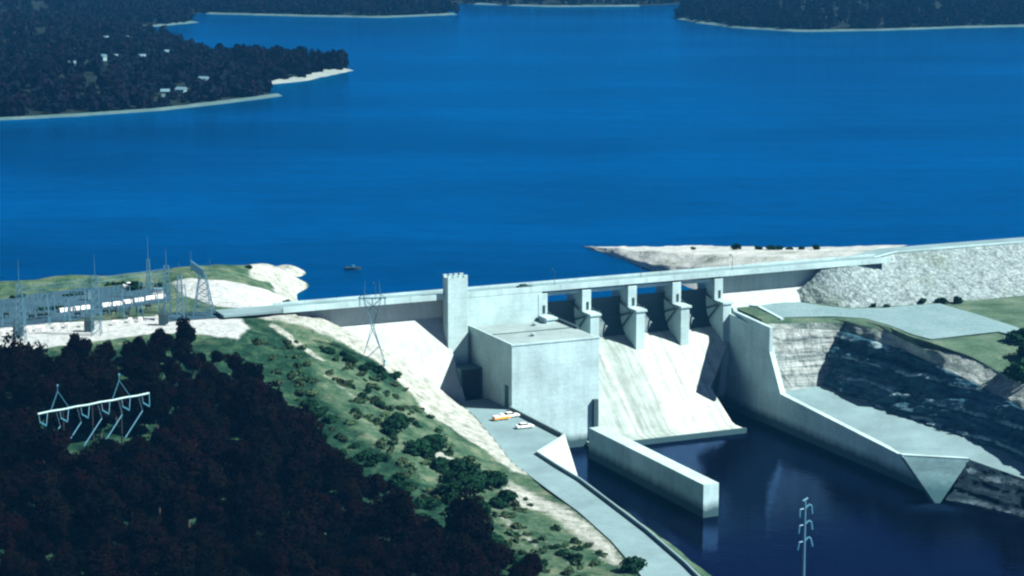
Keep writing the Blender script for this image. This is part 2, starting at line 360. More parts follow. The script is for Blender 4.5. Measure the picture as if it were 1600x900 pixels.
def hit(x, y, z0=0.0):
    z = z0
    a = at(x, y, 30.0); b_ = at(x, y, -30.0); k = np.linspace(0, 1, 1200)[:, None]; q_ = a + (b_ - a) * k
    h = gz(q_[:, 0], q_[:, 1]); i = np.argmax(q_[:, 2] <= h)
    return q_[i]
ROAD_L = [(742, 650), (775, 690), (800, 722), (850, 760), (905, 800), (955, 845), (1000, 897), (1040, 960)]
ROAD_R = [(878, 687), (838, 710), (870, 731), (905, 752), (955, 790), (1010, 832), (1070, 884), (1130, 945)]
ZR = -16.2
roadw = [tuple(at(x, y, ZR)[:2]) for x, y in ROAD_L + ROAD_R[::-1]] + [W(-56, 30.6, 0)[:2], W(-56, 14, 0)[:2], W(-66, 14, 0)[:2]]
gx = np.arange(-290, 76, 1.5); gy = np.arange(425, 835, 1.5); GX, GY = np.meshgrid(gx, gy)
GZ = gz(GX, GY)
rd = np.where(inpoly(GX, GY, roadw), 0, edge_dist(GX, GY, roadw))
rough = 1.6 * fbm(GX * .07, GY * .07, 5) * np.where(GY > 735, .3, 1)
flat = np.clip((ZP + 1.5 - 0) * 0 + 1, 0, 1)
plat = [tuple(at(x, y, ZP)[:2]) for x, y in ((-80, 566), (0, 548), (180, 526), (250, 512), (370, 517), (340, 480), (260, 440), (0, 455), (-80, 465))]
pd = np.where(inpoly(GX, GY, plat), 0, edge_dist(GX, GY, plat))
GZ = GZ + rough * np.clip(pd / 10, .05, 1) * np.clip(rd / 8, 0, 1)
GZ = np.where(pd < 6, GZ + (ZP - GZ) * (1 - pd / 6), GZ)
GZ = np.where(rd < 7, np.minimum(GZ, ZR - .12 + np.maximum(0, rd - .6) * .9), GZ)
# river bank: drop beyond the road's outer edge
bankw = [tuple(at(x, y, ZR)[:2]) for x, y in ROAD_R[1:]]
sS = (GX - ORG[0]) * U[0] + (GY - ORG[1]) * U[1]; tT = (GX - ORG[0]) * V[0] + (GY - ORG[1]) * V[1]
bk = [(((p[0] - ORG[0]) * U[0] + (p[1] - ORG[1]) * U[1]), ((p[0] - ORG[0]) * V[0] + (p[1] - ORG[1]) * V[1])) for p in bankw]
bt = np.array([b_[1] for b_ in bk]); bs = np.array([b_[0] for b_ in bk])
over = sS - np.interp(tT, bt, bs)
GZ = np.where((over > 1.2) & (tT > 60), np.minimum(GZ, ZR - .6 - (over - 1.2) * .75 + .8 * fbm(GX * .2, GY * .2, 3) * np.clip(over - 1.2, 0, 1)), GZ)
GZ = np.where((sS > -57.5) & (tT > -3) & (tT < 75), -34, GZ)
GZ = np.where((sS > -110) & (sS < 100) & (tT < 2) & (tT > -10), np.minimum(GZ, GZ * 0 + np.where(sS > -66, -30, 9.5)), GZ)
GZ = np.maximum(GZ, -34)
ZONE = np.zeros((GX.size, 4)); ZONE[:, 3] = 1
def zonepoly(pix, ch, soft=6, val=1.0):
    w = [tuple(hit(x, y)[:2]) for x, y in pix]
    d = edge_dist(GX, GY, w); ins = inpoly(GX, GY, w); k = np.clip(.5 + np.where(ins, d, -d) / soft, 0, 1).ravel() * val
    ZONE[:, ch] = np.maximum(ZONE[:, ch], k); return w
# bare rock: abutment beside the dam, excavated bank, shore point
zonepoly([(360, 488), (470, 480), (540, 508), (640, 560), (700, 608), (748, 655), (800, 715), (835, 745), (800, 735), (760, 705), (700, 668), (640, 610), (590, 570), (500, 520), (430, 500)], 0, 4)
zonepoly([(790, 745), (830, 765), (900, 800), (960, 850), (985, 890), (950, 880), (900, 835), (850, 800), (800, 790), (780, 770)], 0, 5, .75)
zonepoly([(390, 432), (400, 410), (470, 405), (480, 470), (440, 470), (425, 440)], 0, 3)
zonepoly([(660, 690), (720, 720), (700, 726), (655, 705)], 0, 4, .8)
zonepoly([(500, 575), (580, 640), (565, 640), (495, 580)], 0, 4, .38)
zonepoly([(425, 503), (470, 533), (508, 565), (502, 568), (464, 540), (420, 510)], 0, 2, .75)
zonepoly([(645, 596), (668, 620), (700, 662), (735, 690), (730, 692), (694, 666), (662, 624), (640, 600)], 1, 2, .9)
zonepoly([(780, 800), (800, 815), (840, 850), (836, 854), (795, 822), (776, 806)], 0, 2, .6)
zonepoly([(270, 433), (340, 440), (450, 468), (470, 484), (400, 484), (340, 478), (290, 462)], 2, 3)
zonepoly([(-80, 510), (0, 508), (180, 500), (280, 490), (370, 492), (390, 515), (370, 530), (250, 520), (180, 530), (0, 553), (-80, 570)], 2, 3)
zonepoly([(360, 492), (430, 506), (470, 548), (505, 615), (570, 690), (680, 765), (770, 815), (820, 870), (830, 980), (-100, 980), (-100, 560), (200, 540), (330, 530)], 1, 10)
zonepoly([(390, 500), (430, 510), (490, 560), (450, 580), (400, 540)], 1, 4)
zonepoly([(520, 535), (600, 575), (640, 600), (620, 610), (560, 580), (515, 550)], 1, 5)
GXf, GYf, GZf = GX.ravel(), GY.ravel(), GZ.ravel()
ny, nx = GX.shape; idx = np.arange(ny * nx).reshape(ny, nx)
F = np.stack([idx[:-1, :-1].ravel(), idx[:-1, 1:].ravel(), idx[1:, 1:].ravel(), idx[1:, :-1].ravel()], 1)
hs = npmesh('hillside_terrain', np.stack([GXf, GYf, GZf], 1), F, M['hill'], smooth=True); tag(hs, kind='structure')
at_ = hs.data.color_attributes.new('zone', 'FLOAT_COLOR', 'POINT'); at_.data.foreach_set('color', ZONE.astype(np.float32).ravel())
def gsurf(x, y):
    i = int(round((x + 290) / 1.5)); j = int(round((y - 425) / 1.5)); return float(GZ[min(max(j, 0), ny - 1), min(max(i, 0), nx - 1)])
# tailrace road and yard, switchyard asphalt
def poly_sheet(pix, z, name, mat, dz=0.0, extra=()):
    return struct(MB().sheet([tuple(at(x, y, z) + np.array([0, 0, dz])) for x, y in pix] + list(extra)), name, mat)
struct(MB().sheet([(x, y, ZR) for x, y in roadw]), 'tailrace_road', M['conc_pave'])
poly_sheet([(-80, 482), (0, 468), (60, 459), (130, 450), (200, 447), (262, 452), (270, 468), (180, 486), (120, 500), (0, 512), (-80, 522)], ZP + .12, 'switchyard_pavement', M['asphalt'])
poly_sheet([(255, 490), (330, 486), (400, 481), (470, 479), (470, 487), (400, 492), (330, 497), (250, 503)], ZP + .2, 'switchyard_road', M['asphalt'])
# ------------------------------------------------------------------ the concrete dam
dam = empty('concrete_dam', W(0, 0, -30), 'long pale concrete gravity dam with gated spillway and road along its crest', 'dam')
LF, RF = -125, 96
prof = [(-10, -36), (-10, 12.2), (-5, 12.2), (-5, 5.8), (-5 + .75 * 41.8, -36)]
MB().extr(prof, LF, -62.5).build('abutment_section', M['conc_white'], dam)
MB().extr(prof, 33.5, RF).build('abutment_section', M['conc_white'], dam)
tag(MB().extr([(-10, -36), (-10, 12.2), (-5.0, 12.2), (-5.0, 11.9), (-.82, 11.9), (-.82, -36)], -57.2, -31.3).build('intake_block', M['conc'], dam))
# crest slab with fascia, haunch and parapets
deckp = [(-10, 12.21), (-10, 12.75), (-.9, 12.75), (-.9, 12.1), (-4.9, 11.7), (-4.9, 12.21)]
MB().extr(deckp, LF - 8, RF).build('crest_road', M['conc_pave'], dam)
for t0, t1 in ((-10.3, -9.95), (-1.15, -.75)):
    w = MB(); s0 = LF + 10
    while s0 < RF:
        w.sbox(s0, min(s0 + 9.92, RF), t0, t1, 12.0 if t0 > -5 else 12.1, 13.7 if t0 > -5 else 13.4); s0 += 10
    w.build('parapet', M['conc'], dam)
# spillway
NP = 22
og = [(-9, -36), (-9, -6.2), (-7.5, -4.9), (-6, -4.3), (-4.2, -4.1), (-2.5, -4.3), (-.5, -4.9), (1.5, -5.8), (3.2, -6.7), (5, -7.9), (8.5, -10.9), (16, -17.05), (18.2, -18.85), (26.3, -25.49), (29.0, -27.7), (30.5, -28.3), (36, -28.6), (36, -36)]
mb = MB(); edge_t, edge_s = (5, 8.5, 16, 18.2, 26.3, 30.5, 36), (31.8, 27.0, 18.9, 17.9, 19.0, 19.8, 20.7); cols = 24
for t, z in og:
    s1 = float(np.interp(t, edge_t, edge_s)) if z > -35 or t > 0 else 31.8
    mb.v += [W(-31 + (s1 + 31) * k / cols, t, z) for k in range(cols + 1)]
m_ = len(og); nc = cols + 1
mb.f = [(i * nc + k, i * nc + k + 1, ((i + 1) % m_) * nc + k + 1, ((i + 1) % m_) * nc + k) for i in range(m_) for k in range(cols)]
mb.f += [tuple(i * nc for i in range(m_)), tuple(i * nc + cols for i in range(m_ - 1, -1, -1))]
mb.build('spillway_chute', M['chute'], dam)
MB().sbox(-27, 20.6, 35.2, 36.25, -34, -28.2).build('toe_sill', M['conc'], dam)
PIERS = (-31.0, -16.0, 0.0, 15.8, 31.0)
for sp in PIERS:
    h = 1.55; lo = sp - h; hi = sp + h
    pp = [(-9.5, -30), (-12, -2), (-12, 11.3), (-.7, 11.3), (-.7, 4), (5, 4), (5, -12), (2, -30)]
    p = MB().extr(pp, lo, hi).build('pier', M['conc'], dam, bevel=.12)
    MB().sbox(lo - .15, hi + .65, -.4, 5.35, 4.02, 4.75).build('trunnion_platform', M['conc'], p, bevel=.08)
    MB().sbox(sp - .1, sp + .75, -.76, -.60, 5.15, 7.6).build('doorway', M['dark'], p)
    MB().sbox(lo + .3, hi - .3, -8.5, -1.4, 11.3, 11.85).build('bridge_bearing', M['steel_dark'], p)
for i in range(4):
    a, b_ = PIERS[i] + 1.55, PIERS[i + 1] - 1.55
    cz, ct, r = 4.0, 3.6, 10.2; arc = []
    for k in range(11):
        w = R(-54 + k * 74 / 10); arc.append((ct - r * math.cos(w), cz + r * math.sin(w)))
    g = MB().extr(arc + [(t + .35, z) for t, z in arc[::-1]], a, b_).build('spillway_gate', M['steel_dark'], dam)
    for ss in (a + .7, b_ - .7):
        fr = MB(); tr = W(ss, ct, cz)
        for k in (2, 5, 9): fr.tube(tr, W(ss, arc[k][0] + .3, arc[k][1]), .28)
        fr.build('gate_arm', M['steel_dark'], g)
    MB().extr([(-8.5, 10.3), (-8.5, 11.9), (-7.9, 11.9), (-7.9, 10.3)], a, b_).build('bridge_girder', M['conc'], dam)
    MB().extr([(-2.6, 10.3), (-2.6, 11.3), (-2.0, 11.3), (-2.0, 10.3)], a, b_).build('bridge_girder', M['conc'], dam)
# control tower with crenellated top
tw = MB().sbox(-63.6, -57.1, -2.6, 1.4, -30, 18.4).build('lift_tower', M['conc'], dam, bevel=.06)
cr = MB()
for k in range(4):
    s0 = -63.6 + k * 1.76; cr.sbox(s0, s0 + 1.2, .6, 1.4, 18.41, 19.4); cr.sbox(s0, s0 + 1.2, -2.6, -1.9, 18.41, 19.5)
cr.sbox(-63.6, -57.1, .62, 1.38, 18.3, 18.8); cr.sbox(-63.6, -57.1, -2.58, -1.92, 18.3, 18.8); cr.sbox(-63.58, -62.9, -2.3, 1, 18.3, 18.8); cr.sbox(-57.8, -57.12, -2.3, 1, 18.3, 18.8)
cr.build('battlement', M['conc'], tw)
# ------------------------------------------------------------------ powerhouse
ZF = 2.9
ph = empty('powerhouse', W(-41, 14, -16), 'windowless block shaped concrete powerhouse against the foot of the dam', 'powerhouse')
MB().sbox(-55.6, -27, -1.55, 30.3, -34, ZF).build('wall', M['conc'], ph, bevel=.05)
rf = MB().sbox(-55.2, -27.6, -1.5, 29.9, ZF + .003, ZF + .12).build('roof', M['conc_roof'], ph)
MB().sbox(-55.2, -27.6, 13.6, 14.0, ZF + .12, ZF + .32).build('roof_joint', M['steel_dark'], rf)
e = MB(); e.sbox(-55.8, -55.2, -1.5, 30.5, ZF + .004, ZF + .5); e.sbox(-55.2, -26.9, 29.9, 30.5, ZF + .004, ZF + .5); e.build('roof_edge', M['conc'], ph)
MB().sbox(-27.6, -26.7, -1.5, 16, ZF + .005, ZF + .9).build('roof_rail_wall', M['steel_dark'], ph)
MB().sbox(-55.75, -55.55, 25.5, 28.0, -16.2, -9.5).build('side_door', M['steel_dark'], ph)
MB().sbox(-29.2, -27.8, 30.2, 31.5, -30.5, -15.5).build('gate_slot', M['steel_dark'], ph)
for k, (s0, t0) in enumerate(((-44, 20), (-37, 6))):
    MB().lathe(W(s0, t0, ZF + .12), [(.6, 0), (.6, .5), (.9, .6), (.5, .9)], 10).build('roof_vent', M['conc_roof'], rf)
# bay door block between dam slope and yard, its shade painted in dark
bay = empty('equipment_bay', W(-60, 12, -16), 'dark shaded equipment bay doorway beside the powerhouse wall', 'doorway')
MB().sbox(-62.9, -56.0, 2.2, 9.0, -16.4, -7.6).build('wall', M['conc_shaded'], bay)
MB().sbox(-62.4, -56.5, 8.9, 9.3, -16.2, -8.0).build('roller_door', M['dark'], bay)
# ------------------------------------------------------------------ deck walls, divider, training wall
y1 = empty('yard_parapet', W(-56, 48, -16), 'low concrete parapet along the river side of the powerhouse yard', 'parapet')
MB().sbox(-56.4, -55.9, 30.6, 65.5, -30, -15.0).build('wall', M['conc_pave'], y1)
MB().sbox(-56.6, -56.42, 31, 65, -15.9, -15.2).build('dark_band', M['steel_dark'], y1)
A_, B_ = np.array(ST(838, 710, ZR)), np.array((-55.9, 66.0))
d = (A_ - B_) / np.linalg.norm(A_ - B_); nrm = np.array([-d[1], d[0]]); nrm = nrm if nrm[1] > 0 else -nrm
tag(MB().hexa([W(*B_, -31), W(*A_, -31), W(*(A_ + nrm * .5), -31), W(*(B_ + nrm * .5), -31), W(*B_, ZR + .9), W(*A_, ZR + .9), W(*(A_ + nrm * .5), ZR + .9), W(*(B_ + nrm * .5), ZR + .9)]).build('yard_end_wall', M['conc'], bevel=.05), 'pale concrete wall closing the downstream end of the powerhouse yard', 'wall')
P0, P1 = A_ + nrm * .55, B_ + nrm * .55
q0, q1 = P0 + np.array([2, 13]), np.array([P1[0], P1[1] + 12.0])
tag(MB().hexa([W(*P0, -34), W(*P1, -34), W(*q1, -34), W(*q0, -34), W(*P0, ZR + .3), W(*P1, ZR + .3), W(q1[0], q1[1], -30.2), W(q0[0], q0[1], -30.2)]).build('slope_paving', M['conc_white']), 'bright white triangular concrete slope paving below the yard corner', 'slope paving')
gw = MB(); RR = [at(x, y, ZR) for x, y in ROAD_R[1:]]
for a, b_ in zip(RR[:-1], RR[1:]):
    dd = (b_ - a); L = np.linalg.norm(dd); dd /= L; nn = np.array([dd[1], -dd[0], 0]);  nn = -nn if nn[0] < 0 else nn
    gw.hexa([a - [0, 0, 1], b_ - [0, 0, 1], b_ - [0, 0, 1] + nn * .5, a - [0, 0, 1] + nn * .5, a + [0, 0, .85], b_ + [0, 0, .85], b_ + [0, 0, .85] + nn * .5, a + [0, 0, .85] + nn * .5])
tag(gw.build('roadside_wall', M['conc_pave']), 'long low wall along the river edge of the tailrace road', 'wall')
dv = empty('divider_wall', W(-34, 76, ZT), 'long pale concrete divider wall standing in the water between powerhouse and spillway', 'wall')
MB().sbox(-36.7, -32.0, 43, 111.5, -36, -20.6).build('wall', M['conc'], dv, bevel=.06)
tw2 = empty('training_wall', W(33, 40, ZT), 'tall concrete training wall stepping down along the right side of the spillway', 'wall')
wp = [(-5, -36), (-5, 1.0), (7, .9), (26.4, -.6), (37, -18.4), (103, -22.2), (118.5, -32), (118.5, -36)]
MB().extr(wp, 31.8, 33.6).build('wall', M['conc'], tw2, bevel=.06)
# triangular end wall of the berm
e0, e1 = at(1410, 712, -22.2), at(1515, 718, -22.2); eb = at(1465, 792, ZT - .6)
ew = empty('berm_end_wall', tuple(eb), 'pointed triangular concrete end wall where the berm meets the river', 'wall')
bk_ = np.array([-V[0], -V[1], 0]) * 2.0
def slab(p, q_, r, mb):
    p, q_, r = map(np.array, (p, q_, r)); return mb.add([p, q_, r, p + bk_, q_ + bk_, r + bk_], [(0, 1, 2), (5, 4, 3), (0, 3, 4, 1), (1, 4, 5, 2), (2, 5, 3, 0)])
slab(e0, e1, eb, MB()).build('wall', M['conc_shaded'], ew)
cpz = [e0 + [0, 0, -.05], e1 + [0, 0, -.05]]
MB().hexa([e0 - bk_ * .15 - [0, 0, .9], e1 - bk_ * .15 - [0, 0, .9], e1 + bk_ * .9 - [0, 0, .9], e0 + bk_ * .9 - [0, 0, .9], e0 - bk_ * .15 + [0, 0, .3], e1 - bk_ * .15 + [0, 0, .3], e1 + bk_ * .9 + [0, 0, .3], e0 + bk_ * .9 + [0, 0, .3]]).build('coping', M['conc'], ew)
# ------------------------------------------------------------------ right bank lofts
def resamp(pts, n):
    pts = np.array(pts, float); L = np.concatenate([[0], np.cumsum(np.linalg.norm(np.diff(pts, axis=0), axis=1))]); k = np.linspace(0, L[-1], n)
    return np.stack([np.interp(k, L, pts[:, i]) for i in range(3)], 1)
def loft(name, lines, mat, n=160, rows=(20,), amp=0.0, fsc=.15, hor=0.0, keep=True, smooth=True):
    ls = [resamp(l, n) for l in lines]; G = []
    for i, (a, b_) in enumerate(zip(ls[:-1], ls[1:])):
        m_ = rows[i % len(rows)]
        for k in range(m_ + (1 if i == len(ls) - 2 else 0)): f = k / m_; G.append(a * (1 - f) + b_ * f)
    G = np.array(G); N = G.shape[0]
    w = np.ones(N); 
    if keep: w[0] = w[-1] = 0
    nz = fbm(G[..., 0] * fsc + G[..., 2] * .21, G[..., 1] * fsc + G[..., 2] * .13, 5)
    G[..., 2] += amp * nz * w[:, None]
    if hor:
        st_ = np.floor(G[..., 2] / 2.1 + 1.2 * fbm(G[..., 0] * .03, G[..., 1] * .03, 2)); hh = vnoise(st_ * 7.3, np.floor((G[..., 0] + G[..., 1]) / 5.5 + st_ * 3.1) * .77) + .8 * fbm(G[..., 0] * .25, G[..., 1] * .25 + G[..., 2] * .4, 4) + .7 * vnoise(st_ * 3.7, st_ * 0)
        for i in (0, 1): G[..., i] += -hor * hh * U[i] * w[:, None]
    ii = np.arange(N * n).reshape(N, n)
    f = np.stack([ii[:-1, :-1].ravel(), ii[:-1, 1:].ravel(), ii[1:, 1:].ravel(), ii[1:, :-1].ravel()], 1)
    return npmesh(name, G.reshape(-1, 3), f, mat, smooth=smooth)
def L3(*a): return [at(*q_) for q_ in a]
wallin = [W(33.4, 37, -18.5), W(33.4, 70, -20.4), tuple(at(1410, 712, -22.25)), tuple(at(1515, 718, -22.25)), tuple(at(1600, 748, -22.6)), tuple(at(1760, 815, -23))]
cbot = L3((1222, 612, -18.2), (1285, 602, -17.5), (1395, 645, -19), (1515, 684, -20.2), (1600, 719, -21), (1760, 790, -22))
tag(loft('berm', [wallin, cbot], M['conc_pave'], 140, (14,), .2, .1), kind='structure')
ctop = L3((1196, 512, -.2), (1314, 516, -1.8), (1412, 547, -3.4), (1490, 582, -5.4), (1568, 622, -9.0), (1740, 720, -12))
M['sunlit_cliff'] = cliffmat('sunlit_cliff_rock', (.12, .17, .17), (.27, .33, .32), (.40, .46, .445), (.06, .10, .11), .6)  # sunlit part of the cut, its brightness put into the rock colour
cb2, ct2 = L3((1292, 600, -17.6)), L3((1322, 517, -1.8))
tag(loft('sunlit_rock_face', [cbot[:2] + cb2, ctop[:2] + ct2], M['sunlit_cliff'], 90, (60,), .4, .2, 1.6, smooth=False), kind='structure')
tag(loft('rock_cut', [cbot[1:], ctop[1:]], M['cliff'], 280, (70,), .6, .2, 2.6, smooth=False), kind='structure')
ledge = L3((1194, 506, .7), (1322, 504, .6), (1385, 518, .3), (1445, 546, -.6), (1510, 554, -1.2), (1610, 608, -5.5), (1780, 690, -8))
lotedge = L3((1190, 499, 1.35), (1300, 498, 1.4), (1350, 501, 1.4), (1390, 512, 1.4), (1425, 527, 1.4), (1455, 536, 1.35), (1530, 532, 1.1), (1600, 530, 1.0), (1800, 560, .6))
tag(loft('rock_shelf', [ctop, ledge], M['shelf'], 200, (18,), .9, .2), kind='structure')
ebase = L3((1135, 476, 1.2), (1245, 470, 1.2), (1330, 481, 1.2), (1410, 477, 1.2), (1500, 470, 1.0), (1610, 462, 1.0), (1800, 452, 1))
m_g = ground('upland_grass', [(.3, (.025, .065, .04)), (.5, (.06, .115, .075)), (.7, (.11, .16, .11))], .1, bump=.8)
tag(loft('upland', [ledge, lotedge, ebase], m_g, 200, (12, 30), .25, .08), kind='structure')
lot = [(1186, 478), (1215, 473), (1250, 472), (1290, 478), (1330, 482), (1380, 481), (1425, 477), (1468, 474), (1530, 492), (1592, 512), (1597, 520), (1590, 525), (1560, 518), (1455, 530), (1425, 522), (1390, 508), (1350, 497), (1300, 494), (1215, 496)]
poly_sheet(lot, 1.52, 'gravel_lot', M['lot'])
# low kerb walls at the head of the training wall
hk = empty('wall_head_pit', W(36, 10, 1), 'rounded concrete pit wall at the top of the training wall beside the lot', 'wall')
k1 = MB()
pts_ = [ST(x, y, 1.2) for x, y in ((1205, 514), (1150, 489), (1147, 482), (1158, 477), (1185, 480), (1222, 500))]
for a, b_ in zip(pts_[:-1], pts_[1:]):
    a, b_ = np.array(a), np.array(b_); dd = (b_ - a) / np.linalg.norm(b_ - a); nn = np.array([-dd[1], dd[0]]) * .55
    a2, b2 = a - dd * .2, b_ + dd * .2
    k1.hexa([W(*(a2 - nn), -6), W(*(b2 - nn), -6), W(*(b2 + nn), -6), W(*(a2 + nn), -6), W(*(a2 - nn), 1.7), W(*(b2 - nn), 1.7), W(*(b2 + nn), 1.7), W(*(a2 + nn), 1.7)])
k1.build('wall', M['conc'], hk)
# rockfill embankment
crestl = [W(70, -1.0, 11.8), W(84, -1, 12.6), tuple(at(1400, 396, 12.7)), tuple(at(1600, 380, 12.7)), tuple(at(1900, 356, 12.7))]
eb0 = [tuple(at(1228, 471, 1.0)), tuple(at(1262, 474, 1.0)), tuple(at(1330, 482, 1.0)), tuple(at(1420, 478, 1.0)), tuple(at(1610, 461, 1.0)), tuple(at(1900, 440, 1.0))]
em = empty('rockfill_embankment', W(120, 10, 0), 'broad grey rockfill embankment sloping down from the crest road on the right', 'embankment')
o = loft('rock_slope', [eb0, crestl], M['boulder'], 400, (80,), .9, .3, smooth=False); o.parent = em; o.matrix_parent_inverse.identity(); o.location = -np.array(em.location)
crl2 = [tuple(np.array(p) - V * 11) for p in crestl]
o = loft('road_surface', [[tuple(np.array(p) + np.array([0, 0, .05])) for p in crestl], crl2], M['conc_pave'], 120, (6,), 0); o.parent = em; o.location = -np.array(em.location)
ups = [tuple(np.array(p) - V * 30 - np.array([0, 0, 16])) for p in crl2]
o = loft('upstream_slope', [crl2, ups], M['rockfill'], 160, (14,), .8, .3); o.parent = em; o.location = -np.array(em.location)
gr = MB()
cc = resamp(crestl, 60)
for a, b_ in zip(cc[8:-1], cc[9:]): gr.hexa([a + [0, 0, .4], b_ + [0, 0, .4], b_ + [.1, .1, .4], a + [.1, .1, .4], a + [0, 0, .9], b_ + [0, 0, .9], b_ + [.1, .1, .9], a + [.1, .1, .9]])
gr.build('guard_rail', M['conc'], em)
# lower right rock face down to the river
lowt = [tuple(at(1512, 718, -22.3)), tuple(at(1555, 732, -22.4)), tuple(at(1600, 748, -22.6)), tuple(at(1760, 815, -23))]
lowb = L3((1470, 792, -31), (1525, 803, -31), (1600, 822, -31), (1760, 880, -31))
tag(loft('lower_rock_face', [lowb, lowt], M['shaded_rock'], 120, (24,), .4, .2, 1.6, smooth=False), kind='structure')
# upstream spit
tip = at(908, 387, -.5)
sp_back = [tuple(tip), tuple(at(1000, 385, -.5)), tuple(at(1100, 383, -.5)), tuple(at(1250, 386, -.5)), tuple(at(1420, 382, -.5))]
sp_front = [tuple(tip + np.array([.5, -.5, 0])), tuple(at(960, 404, -.5)), tuple(at(1005, 420, -.5)), W(44, -45, -.5), W(46, -9.5, -.5)]
sp_mid = [tuple(tip + np.array([.2, -.2, .6])), tuple(at(985, 391, 3.0)), tuple(at(1060, 395, 6)), tuple(at(1180, 403, 9)), tuple(at(1372, 394, 12.3))]
sp_mid2 = [tuple(tip + np.array([.3, -.3, .5])), tuple(at(972, 400, 1.0)), tuple(at(1020, 415, 1.8)), tuple(at(1085, 417, 5)), W(72, -11, 12)]
tag(loft('upstream_spit', [sp_back, sp_mid, sp_mid2, sp_front], M['spit'], 160, (10, 10, 12), .9, .12), kind='structure')
from mathutils.bvhtree import BVHTree
def ray_on(x, y, names):
    best = None; o_ = Vector((0, 0, HC)); d_ = Vector(at(x, y, -40.0)) - o_; d_.normalize()
    for nm in names:
        ob = bpy.data.objects[nm]; l_ = Vector(root_loc(ob)); me = ob.data
        t_ = BVHTree.FromPolygons([v.co + l_ for v in me.vertices], [tuple(p.vertices) for p in me.polygons])
        h_ = t_.ray_cast(o_, d_)
        if h_[0] is not None and (best is None or h_[3] < best[1]): best = (h_[0], h_[3])
    return np.array(best[0]) if best else at(x, y, 0)
# ------------------------------------------------------------------ foliage
def leafcloud(seed, rx, rz, cz, nl, size, lobes=14, flat=.8):
    r = np.random.RandomState(seed); c = r.normal(size=(lobes, 3)); c /= np.linalg.norm(c, axis=1)[:, None]; c *= r.uniform(.25, .72, (lobes, 1))
    rad = r.uniform(.3, .5, lobes)
    k = r.randint(0, lobes, nl); d = r.normal(size=(nl, 3)); d /= np.linalg.norm(d, axis=1)[:, None]
    p = c[k] + d * (rad[k] * r.uniform(.55, 1.05, nl) ** .6)[:, None]
    p[:, 2] = np.maximum(p[:, 2], -.75); P = p * [rx, rx, rz] + [0, 0, cz]
    nrm = d + r.normal(size=(nl, 3)) * .45 + [0, 0, .25]; nrm /= np.linalg.norm(nrm, axis=1)[:, None]
    a = np.cross(nrm, r.normal(size=(nl, 3))); a /= np.linalg.norm(a, axis=1)[:, None]; b_ = np.cross(nrm, a)
    sz = size * r.uniform(.6, 1.3, nl)[:, None]; a = a * sz; b_ = b_ * sz * flat
    v = np.stack([P - a - b_, P + a - b_ * .6, P + a * .7 + b_, P - a * .8 + b_ * .8], 1).reshape(-1, 3)
    f = np.arange(nl * 4).reshape(-1, 4); return v, f
G_OAK = 'trees of the dense hillside wood'
oaks = []
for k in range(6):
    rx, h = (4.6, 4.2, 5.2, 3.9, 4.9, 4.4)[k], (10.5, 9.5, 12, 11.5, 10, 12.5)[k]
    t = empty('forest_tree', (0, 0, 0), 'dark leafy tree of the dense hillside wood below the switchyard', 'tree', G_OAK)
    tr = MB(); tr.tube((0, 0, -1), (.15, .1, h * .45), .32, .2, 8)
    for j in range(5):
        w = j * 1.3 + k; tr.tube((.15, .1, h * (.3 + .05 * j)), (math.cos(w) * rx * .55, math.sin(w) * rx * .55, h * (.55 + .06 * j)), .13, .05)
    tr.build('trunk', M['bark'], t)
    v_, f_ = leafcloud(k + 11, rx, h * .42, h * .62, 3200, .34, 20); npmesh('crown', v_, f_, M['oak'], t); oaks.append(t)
bushes = []
G_B = 'green bushes scattered over the grassy slope'
for k in range(4):
    t = empty('bush', (0, 0, 0), 'round dark green bush on the grassy slope above the tailrace road', 'bush', G_B)
    st_ = MB(); 
    for j in range(4): st_.tube((0, 0, -.3), (math.cos(j * 1.6) * .8, math.sin(j * 1.6) * .8, 1.2), .08, .04)
    st_.build('stem', M['bark'], t)
    v_, f_ = leafcloud(k + 51, 2.5, 1.45, 1.2, 800, .26, 16); v_[:, 0] *= (1.25, .9, 1.1, .8)[k]; npmesh('foliage', v_, f_, M['shrub'], t); bushes.append(t)
used = set()
def plant(protos, x, y, z, sc_, label=None, group=None):
    i = random.randrange(len(protos)); p = protos[i]
    key = p.name
    o = p if key not in used else copy_tree(p); used.add(key)
    o.location = (x, y, z - .15); o.rotation_euler = (0, 0, random.uniform(0, 6.28)); o.scale = (sc_ * random.uniform(.9, 1.1), sc_ * random.uniform(.9, 1.1), sc_ * random.uniform(.85, 1.15))
    if label: o['label'] = label
    if group: o['group'] = group
    return o
forest = [tuple(hit(x, y)[:2]) for x, y in ((-40, 603), (60, 590), (200, 567), (250, 554), (330, 560), (385, 585), (420, 640), (490, 715), (570, 775), (640, 835), (700, 865), (830, 915), (850, 965), (400, 965), (-40, 965))]
clear = [tuple(hit(x, y)[:2]) for x, y in ((10, 725), (120, 745), (250, 728), (300, 700), (220, 690), (60, 700))]
clear2 = [tuple(hit(x, y)[:2]) for x, y in ((300, 790), (420, 815), (650, 850), (640, 835), (430, 785), (330, 770))]
fx = np.array(forest); cells = []
gx0, gx1, gy0, gy1 = fx[:, 0].min(), fx[:, 0].max(), fx[:, 1].min(), fx[:, 1].max()
ST_ = 7.0; yy = gy0; row = 0
while yy < gy1:
    xx = gx0 + (row % 2) * ST_ / 2
    while xx < gx1:
        x, y = xx + random.uniform(-2.2, 2.2), yy + random.uniform(-2.2, 2.2)
        if inpoly(np.array([x]), np.array([y]), forest)[0] and not inpoly(np.array([x]), np.array([y]), clear)[0] and not (inpoly(np.array([x]), np.array([y]), clear2)[0] and random.random() < .6): cells.append((x, y))
        xx += ST_
    yy += ST_ * .87; row += 1
print('forest trees', len(cells))
random.shuffle(cells)
